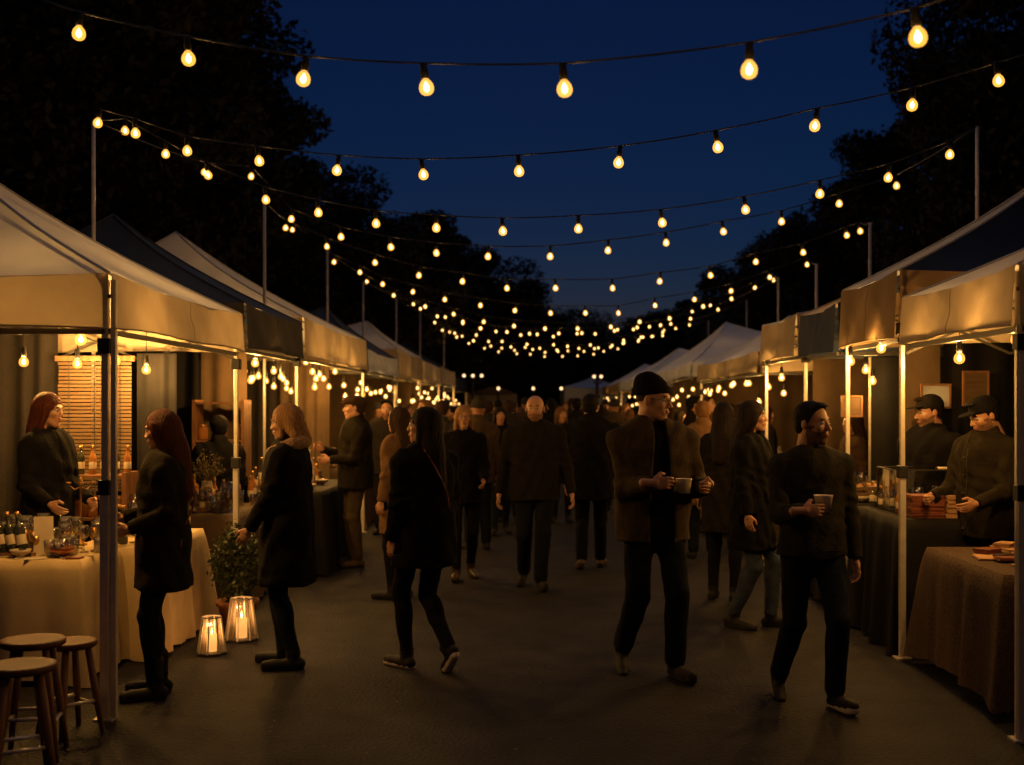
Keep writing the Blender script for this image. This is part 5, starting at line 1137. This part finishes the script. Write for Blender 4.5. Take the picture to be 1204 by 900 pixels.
    if collar:
        Ag = Acc(); q = [(0, ('rc', (math.cos(a)*.115, math.sin(a)*.105+lean-.01, tz(1.46-.045*math.sin(a))), (math.cos(a+.45)*.115, math.sin(a+.45)*.105+lean-.01, tz(1.46-.045*math.sin(a+.45))), .046, .046), collar) for a in np.arange(0, 6.2, .45)]
        def ff(dd, G): return dd+.006*np.sin(G[..., 0]*170+3*np.sin(G[..., 2]*90))*np.sin(G[..., 1]*160+G[..., 2]*110)
        Ag.add(*mesh_sdf(q, .009, ff, .03)[:4]); child('fur_collar', Ag)
    if strap:
        sg = strap; m = MB(); pts = []
        for k_ in range(15):
            t_ = k_/14; ang = PI*t_   # from the left shoulder across the back to the right hip
            x_ = -sg*.07+sg*.24*t_; z_ = tz(1.475-.56*t_); y_ = -(.160-.06*abs(t_-.5))
            pts.append((x_*s, (lean+y_*(.75+.45*math.sin(PI*min(1, t_*1.15+.05))))*s, z_*s))
        m.tube(pts, .006, 6); m.build('bag_strap', 'leather_red', o, True)
    return o
def cup(loc, label, s=1.0):
    t = empty('paper_cup', loc, label, 'cup')
    MB().lathe([(0.001, 0), (.034*s, 0), (.046*s, .078*s), (.0475*s, .080*s), (.0475*s, .083*s), (.0445*s, .083*s), (.033*s, .004), (.001, .004)], 28).build('cup_body', 'cream_cup', t, True)
    MB().lathe([(.001, .066*s), (.0425*s, .0665*s), (.0425*s, .0675*s), (.001, .068*s)], 24).build('drink', 'soil', t, True)
    return t
NR = .0095
# man in the beanie, open olive jacket, cup held in front
person('tall bespectacled man in a black beanie and open olive jacket holding a cup', 768, 7.35, 1.86, 12, 48, True, 'skin_a', 'wispy', 'hair_brown', 'beanie', 'fab_black', 0, 'fab_olive', 'fab_black', 'fab_jeans', 'shoe_black', 'sole_dark', .80, 'jacket',
       ((.13, -.17, .045, -28), (-.10, .10, 0, 4)), None, ('wrap', 'grip'), 1.12, NR, tilt=6, hdir=(((-1, .2, -.02), (.15, -1, -.1), (0, .1, 1)), ((.72, .75, -.12), (-.7, .7, 0), (0, -.1, 1))),
       pxh=((768, 568, 6.99), (830, 571, 7.14)), glasses=True)
person('man in a dark crew neck sweater walking with a cup, nearest on the right', 955, 6.65, 1.72, 6, 38, True, 'skin_b', 'short', 'hair_black', None, None, 2, 'fab_darkgreen', 'fab_charcoal', 'fab_navy', 'shoe_black', 'sole_white', .86, 'sweater',
       ((.12, -.22, .03, -22), (-.09, .12, 0, 6)), None, ('wrap', 'relax'), 1.05, NR, tilt=2, hdir=(((-1, .12, .04), (.1, -1, -.1), (0, .1, 1)), None), pxh=((945, 601, 6.31), None))
person('person with a dark hood of hair, long black coat and pale jeans on the right', 884, 8.95, 1.73, 62, 12, False, 'skin_b', 'long', 'hair_dark', None, None, 0, 'fab_black', 'fab_black', 'fab_jeans_pale', 'shoe_black', 'sole_dark', .62, 'coat',
       ((.09, -.11, .01, -10), (-.09, .12, 0, 5)), None, ('relax', 'relax'), 1.1, NR)
person('long dark haired woman in black between the beanie man and the pale jeans walker', 851, 10.2, 1.70, 150, 0, False, 'skin_a', 'verylong', 'hair_dark', None, None, 0, 'fab_charcoal', 'fab_black', 'fab_black', 'shoe_black', 'sole_dark', .6, 'coat', res=.012)
person('bald man in a dark jacket and jeans walking towards the camera', 629, 10.96, 1.80, 0, -6, True, 'skin_a', None, 'hair_gold', None, None, 1, 'fab_charcoal', 'fab_black', 'fab_jeans', 'shoe_black', 'sole_dark', .80, 'coat',
       ((.10, -.14, .03, -16), (-.05, .20, 0, 10)), ((.32, .02, .86), (-.33, .08, .85)), ('relax', 'relax'), 1.2, .011)
person('man in a long black coat walking away, seen from behind in the middle', 695, 12.2, 1.81, 176, -18, True, 'skin_b', 'short', 'hair_black', None, None, 0, 'fab_black', 'fab_black', 'fab_black', 'shoe_brown', 'sole_dark', .70, 'coat',
       ((.09, .10, 0, 0), (-.09, -.12, .02, -14)), None, ('relax', 'relax'), 1.25, .011)
person('blonde woman in black walking towards the camera, centre left', 545, 11.5, 1.70, 8, 0, False, 'skin_a', 'long', 'hair_blonde', None, None, 0, 'fab_black', 'fab_black', 'fab_black', 'shoe_brown', 'sole_dark', .76, 'coat',
       ((.08, .14, 0, 4), (-.08, -.10, .02, -12)), ((.24, .05, .86), (-.18, .22, 1.0)), ('relax', 'relax'), 1.05, .011, glasses=True)
person('woman in a black coat with long dark hair and white soled sneakers, seen from behind', 499, 7.5, 1.69, -142, 52, False, 'skin_a', 'verylong', 'hair_dark', None, None, 0, 'fab_black', 'fab_black', 'fab_black', 'shoe_black', 'sole_white', .70, 'coat',
       ((.05, -.20, .075, -42), (-.06, .12, 0, 0)), ((.25, .06, .84), (-.24, .02, .84)), ('relax', 'relax'), 1.15, NR, strap=1)
person('fair haired woman in a black coat with a fur collar beside the bush', 338, 7.6, 1.69, -92, -4, False, 'skin_a', 'blonde_hood', 'hair_blonde', None, None, 0, 'fab_black', 'fab_black', 'fab_navy', 'shoe_black', 'sole_dark', .56, 'coat',
       ((.09, .05, 0, 0), (-.09, -.06, 0, 0)), ((.25, .02, .84), (-.20, .24, .86)), ('relax', 'relax'), 1.15, NR, collar='fur', tilt=8)
person('auburn haired customer in a dark olive coat and blue jeans at the cream table', 192, 6.85, 1.65, -72, -18, False, 'skin_a', 'verylong', 'hair_auburn', None, None, 0, 'fab_greygreen', 'fab_black', 'fab_jeans', 'shoe_black', 'sole_dark', .66, 'coat',
       ((.09, .02, 0, 0), (-.09, .05, 0, 0)), ((.16, .24, 1.08), (-.16, .20, 1.04)), ('relax', 'relax'), 1.05, NR, tilt=10, boots=True, strap=-1)
person('auburn haired seller in black behind the table at the left edge', 56, 8.2, 1.76, 68, 12, False, 'skin_a', 'verylong', 'hair_auburn', None, None, 0, 'fab_black', 'fab_black', 'fab_black', 'shoe_black', 'sole_dark', .8, 'coat',
       hands=((.2, .22, 1.0), (-.14, .24, 1.0)), poses=('relax', 'relax'), res=.011, tilt=6)
person('man in a flat cap and dark green jacket browsing on the left', 418, 12.4, 1.77, -70, -12, True, 'skin_a', 'short', 'hair_brown', 'flatcap', 'fab_brownc', 0, 'fab_greygreen', 'fab_black', 'fab_khaki', 'shoe_brown', 'sole_dark', .80, 'coat',
       hands=((.14, .32, 1.2), (-.16, .30, 1.1)), poses=('relax', 'relax'), wide=1.2, res=.011)
person('person in a camel coat half hidden behind the long haired woman', 469, 10.3, 1.66, -120, 0, False, 'skin_a', 'long', 'hair_brown', None, None, 0, 'fab_camel', 'fab_black', 'fab_black', 'shoe_black', 'sole_dark', .6, 'coat', res=.013)
person('bearded vendor in a black cap and olive jacket at the right stall', 1163, 8.0, 1.72, -62, -14, True, 'skin_b', 'short', 'hair_black', 'cap', 'fab_black', 2, 'fab_greygreen', 'fab_black', 'fab_black', 'shoe_black', 'sole_dark', .8, 'coat',
       hands=((.2, .30, 1.06), (-.22, .34, 1.05)), poses=('fist', 'relax'), wide=1.15, res=.010, tilt=20, x=3.02+.0)
person('man in black with a peaked cap standing behind the display case', 1095, 9.0, 1.74, -60, -20, True, 'skin_a', 'short', 'hair_dark', 'cap', 'fab_charcoal', 1, 'fab_black', 'fab_black', 'fab_black', 'shoe_black', 'sole_dark', .8, 'coat', wide=1.25, res=.011, tilt=8, x=2.98)
person('curly haired shopper in black inside the right stall beyond the posts', 1003, 11.6, 1.62, -80, 0, False, 'skin_b', 'long', 'hair_brown', None, None, 0, 'fab_brownc', 'fab_black', 'fab_black', 'shoe_black', 'sole_dark', .7, 'coat', res=.014)
person('stallholder in black standing deep in the navy left stall', 257, 10.5, 1.58, 200, 10, True, 'skin_c', 'short', 'hair_black', None, None, 0, 'fab_black', 'fab_black', 'fab_black', 'shoe_black', 'sole_dark', .8, 'coat', res=.014)
# crowd further down the lane: six builds, copied with their hair and coats
kit = [person('walker in a black coat just left of the bald man', 588, 15.5, 1.68, 10, 0, False, 'skin_b', 'long', 'hair_dark', None, None, 0, 'fab_black', 'fab_black', 'fab_navy', res=.016, hres=.008, hem=.7, feet=((.09, .12, 0, 4), (-.09, -.1, .02, -10)), group='crowd along the lane'),
       person('dark jacketed man left of the bald man, further back', 574, 18, 1.78, 175, 0, True, 'skin_a', 'short', 'hair_brown', None, None, 0, 'fab_slate', 'fab_black', 'fab_black', res=.017, hres=.008, feet=((.09, -.12, .02, -10), (-.09, .1, 0, 4)), group='crowd along the lane'),
       person('woman in brown between the bald man and the black coated man', 660, 17, 1.66, 5, 20, False, 'skin_a', 'long', 'hair_gold', None, None, 0, 'fab_brownc', 'fab_black', 'fab_black', res=.017, hres=.008, hem=.6, group='crowd along the lane'),
       person('man in a beanie beyond the black coated man', 722, 19, 1.76, -170, 0, True, 'skin_c', None, 'hair_black', 'beanie', 'fab_slate', 0, 'fab_khaki', 'fab_black', 'fab_jeans', res=.017, hres=.008, group='crowd along the lane'),
       person('person in a camel coat behind the beanie man', 826, 13, 1.72, 178, 0, True, 'skin_a', 'short', 'hair_gold', None, None, 0, 'fab_camel', 'fab_black', 'fab_jeans', res=.015, hres=.007, hem=.6, group='crowd along the lane'),
       person('dark walker beyond the flat capped man near the posts', 455, 15.5, 1.74, 0, 0, True, 'skin_b', 'short', 'hair_black', None, None, 2, 'fab_charcoal', 'fab_black', 'fab_black', res=.017, hres=.008, group='crowd along the lane')]
CR = [(446, 20, 3, 60, 'figure in a beanie near the pale valance stall'), (478, 21, 1, 90, 'dark figure at the small pointed left stall'), (510, 24, 0, 20, 'small dark walker left of the golden haired figure'), (541, 26, 1, 0, 'tiny dark man behind the blonde woman'), (598, 17, 1, 10, 'dark man just behind the black coated walker left of the bald man'), (618, 24, 3, 170, 'tiny beanie wearer over the bald man, left side'), (652, 26, 1, 30, 'tiny dark man over the bald man, right side'), (678, 20, 5, 0, 'dark walker in the gap left of the black coated man'), (705, 22, 0, 200, 'dark woman hidden behind the black coated man'), (726, 25, 1, 0, 'tiny dark man by the pale tents'), (748, 28, 0, 40, 'tiny dark woman by the farther pale tent'), (776, 18, 3, 150, 'beanie wearer behind the tall beanie man'), (800, 21, 0, 90, 'dark woman at the nearer pale tent'), (832, 19, 1, 60, 'dark man at the nearer pale tent'), (858, 17, 5, 200, 'dark walker at the grey roofed right stall'), (596, 36, 1, 0, 'faint man at the far end of the lane, left side'), (640, 38, 0, 0, 'faint woman at the far end of the lane, middle'), (685, 34, 1, 90, 'faint man at the far end of the lane, right side'), (900, 15, 0, 100, 'dark woman at the grey roofed right stall table'),
      (520, 14.5, 1, 160, 'dark figure close behind the blonde woman, on her left'), (562, 13.8, 3, 20, 'figure in a beanie close behind the blonde woman, on her right'), (602, 21, 0, -20, 'small dark figure just over the shoulder left of the bald man'),
      (648, 22, 5, 15, 'small dark figure over the right shoulder of the bald man'), (672, 24, 1, 170, 'small figure in the gap before the black coated man'), (740, 23, 2, 10, 'small figure between the black coated man and the beanie man'),
      (612, 27, 4, 160, 'tiny camel coated figure far down the lane left of its middle'), (642, 30, 0, 0, 'tiny dark figure farthest in the middle of the lane'), (690, 28, 5, 30, 'tiny dark figure behind the head of the black coated man'),
      (712, 31, 3, 180, 'tiny beanie wearer far down the lane'), (585, 25, 5, 200, 'tiny figure by the last left stalls'), (555, 22, 2, 60, 'figure near the left stall lights, hair golden'), (533, 19, 5, -90, 'shopper facing the far left stalls'),
      (500, 17, 4, -60, 'camel coated shopper by the far left stalls'), (756, 20, 0, 60, 'shopper near the right lights, left of the beanie man head'), (735, 27, 4, 90, 'tiny camel shopper by the right tent lights'), (815, 17, 5, 100, 'dark shopper right of the beanie man, at the tents'),
      (840, 15.5, 2, 20, 'golden haired walker right of the beanie man'), (870, 14.2, 1, 150, 'dark walker behind the woman with very long hair'), (765, 15.2, 1, 100, 'dark walker directly behind the beanie man'),
      (630, 34, 2, 0, 'faint figure at the far end of the lane under the lamps'), (665, 33, 1, 0, 'faint second figure at the far end of the lane'), (700, 36, 0, 180, 'faint figure at the far end before the white tent'), (570, 31, 3, 40, 'faint figure beside the last left stall')]
for px, d, k, f, lb in CR:
    f = f+180 if (abs(f) < 50 and (int(px)+k) % 3) else f
    c = copy_tree(kit[k]); c.location = ((px-VX)*d/F, d, 0); c.rotation_euler = (0, 0, R(180+f)); c['label'] = lb; s_ = random.uniform(.95, 1.04); c.scale = (s_, s_, s_)
cA = wp(804, 580, 7.06); cup((cA.x, cA.y, cA.z), 'cream cup held by the beanie man in both hands', 1.04)
cB = wp(968, 602, 6.375); cup((cB.x, cB.y, cB.z), 'cream cup held by the man in the crew neck sweater', 1.08)
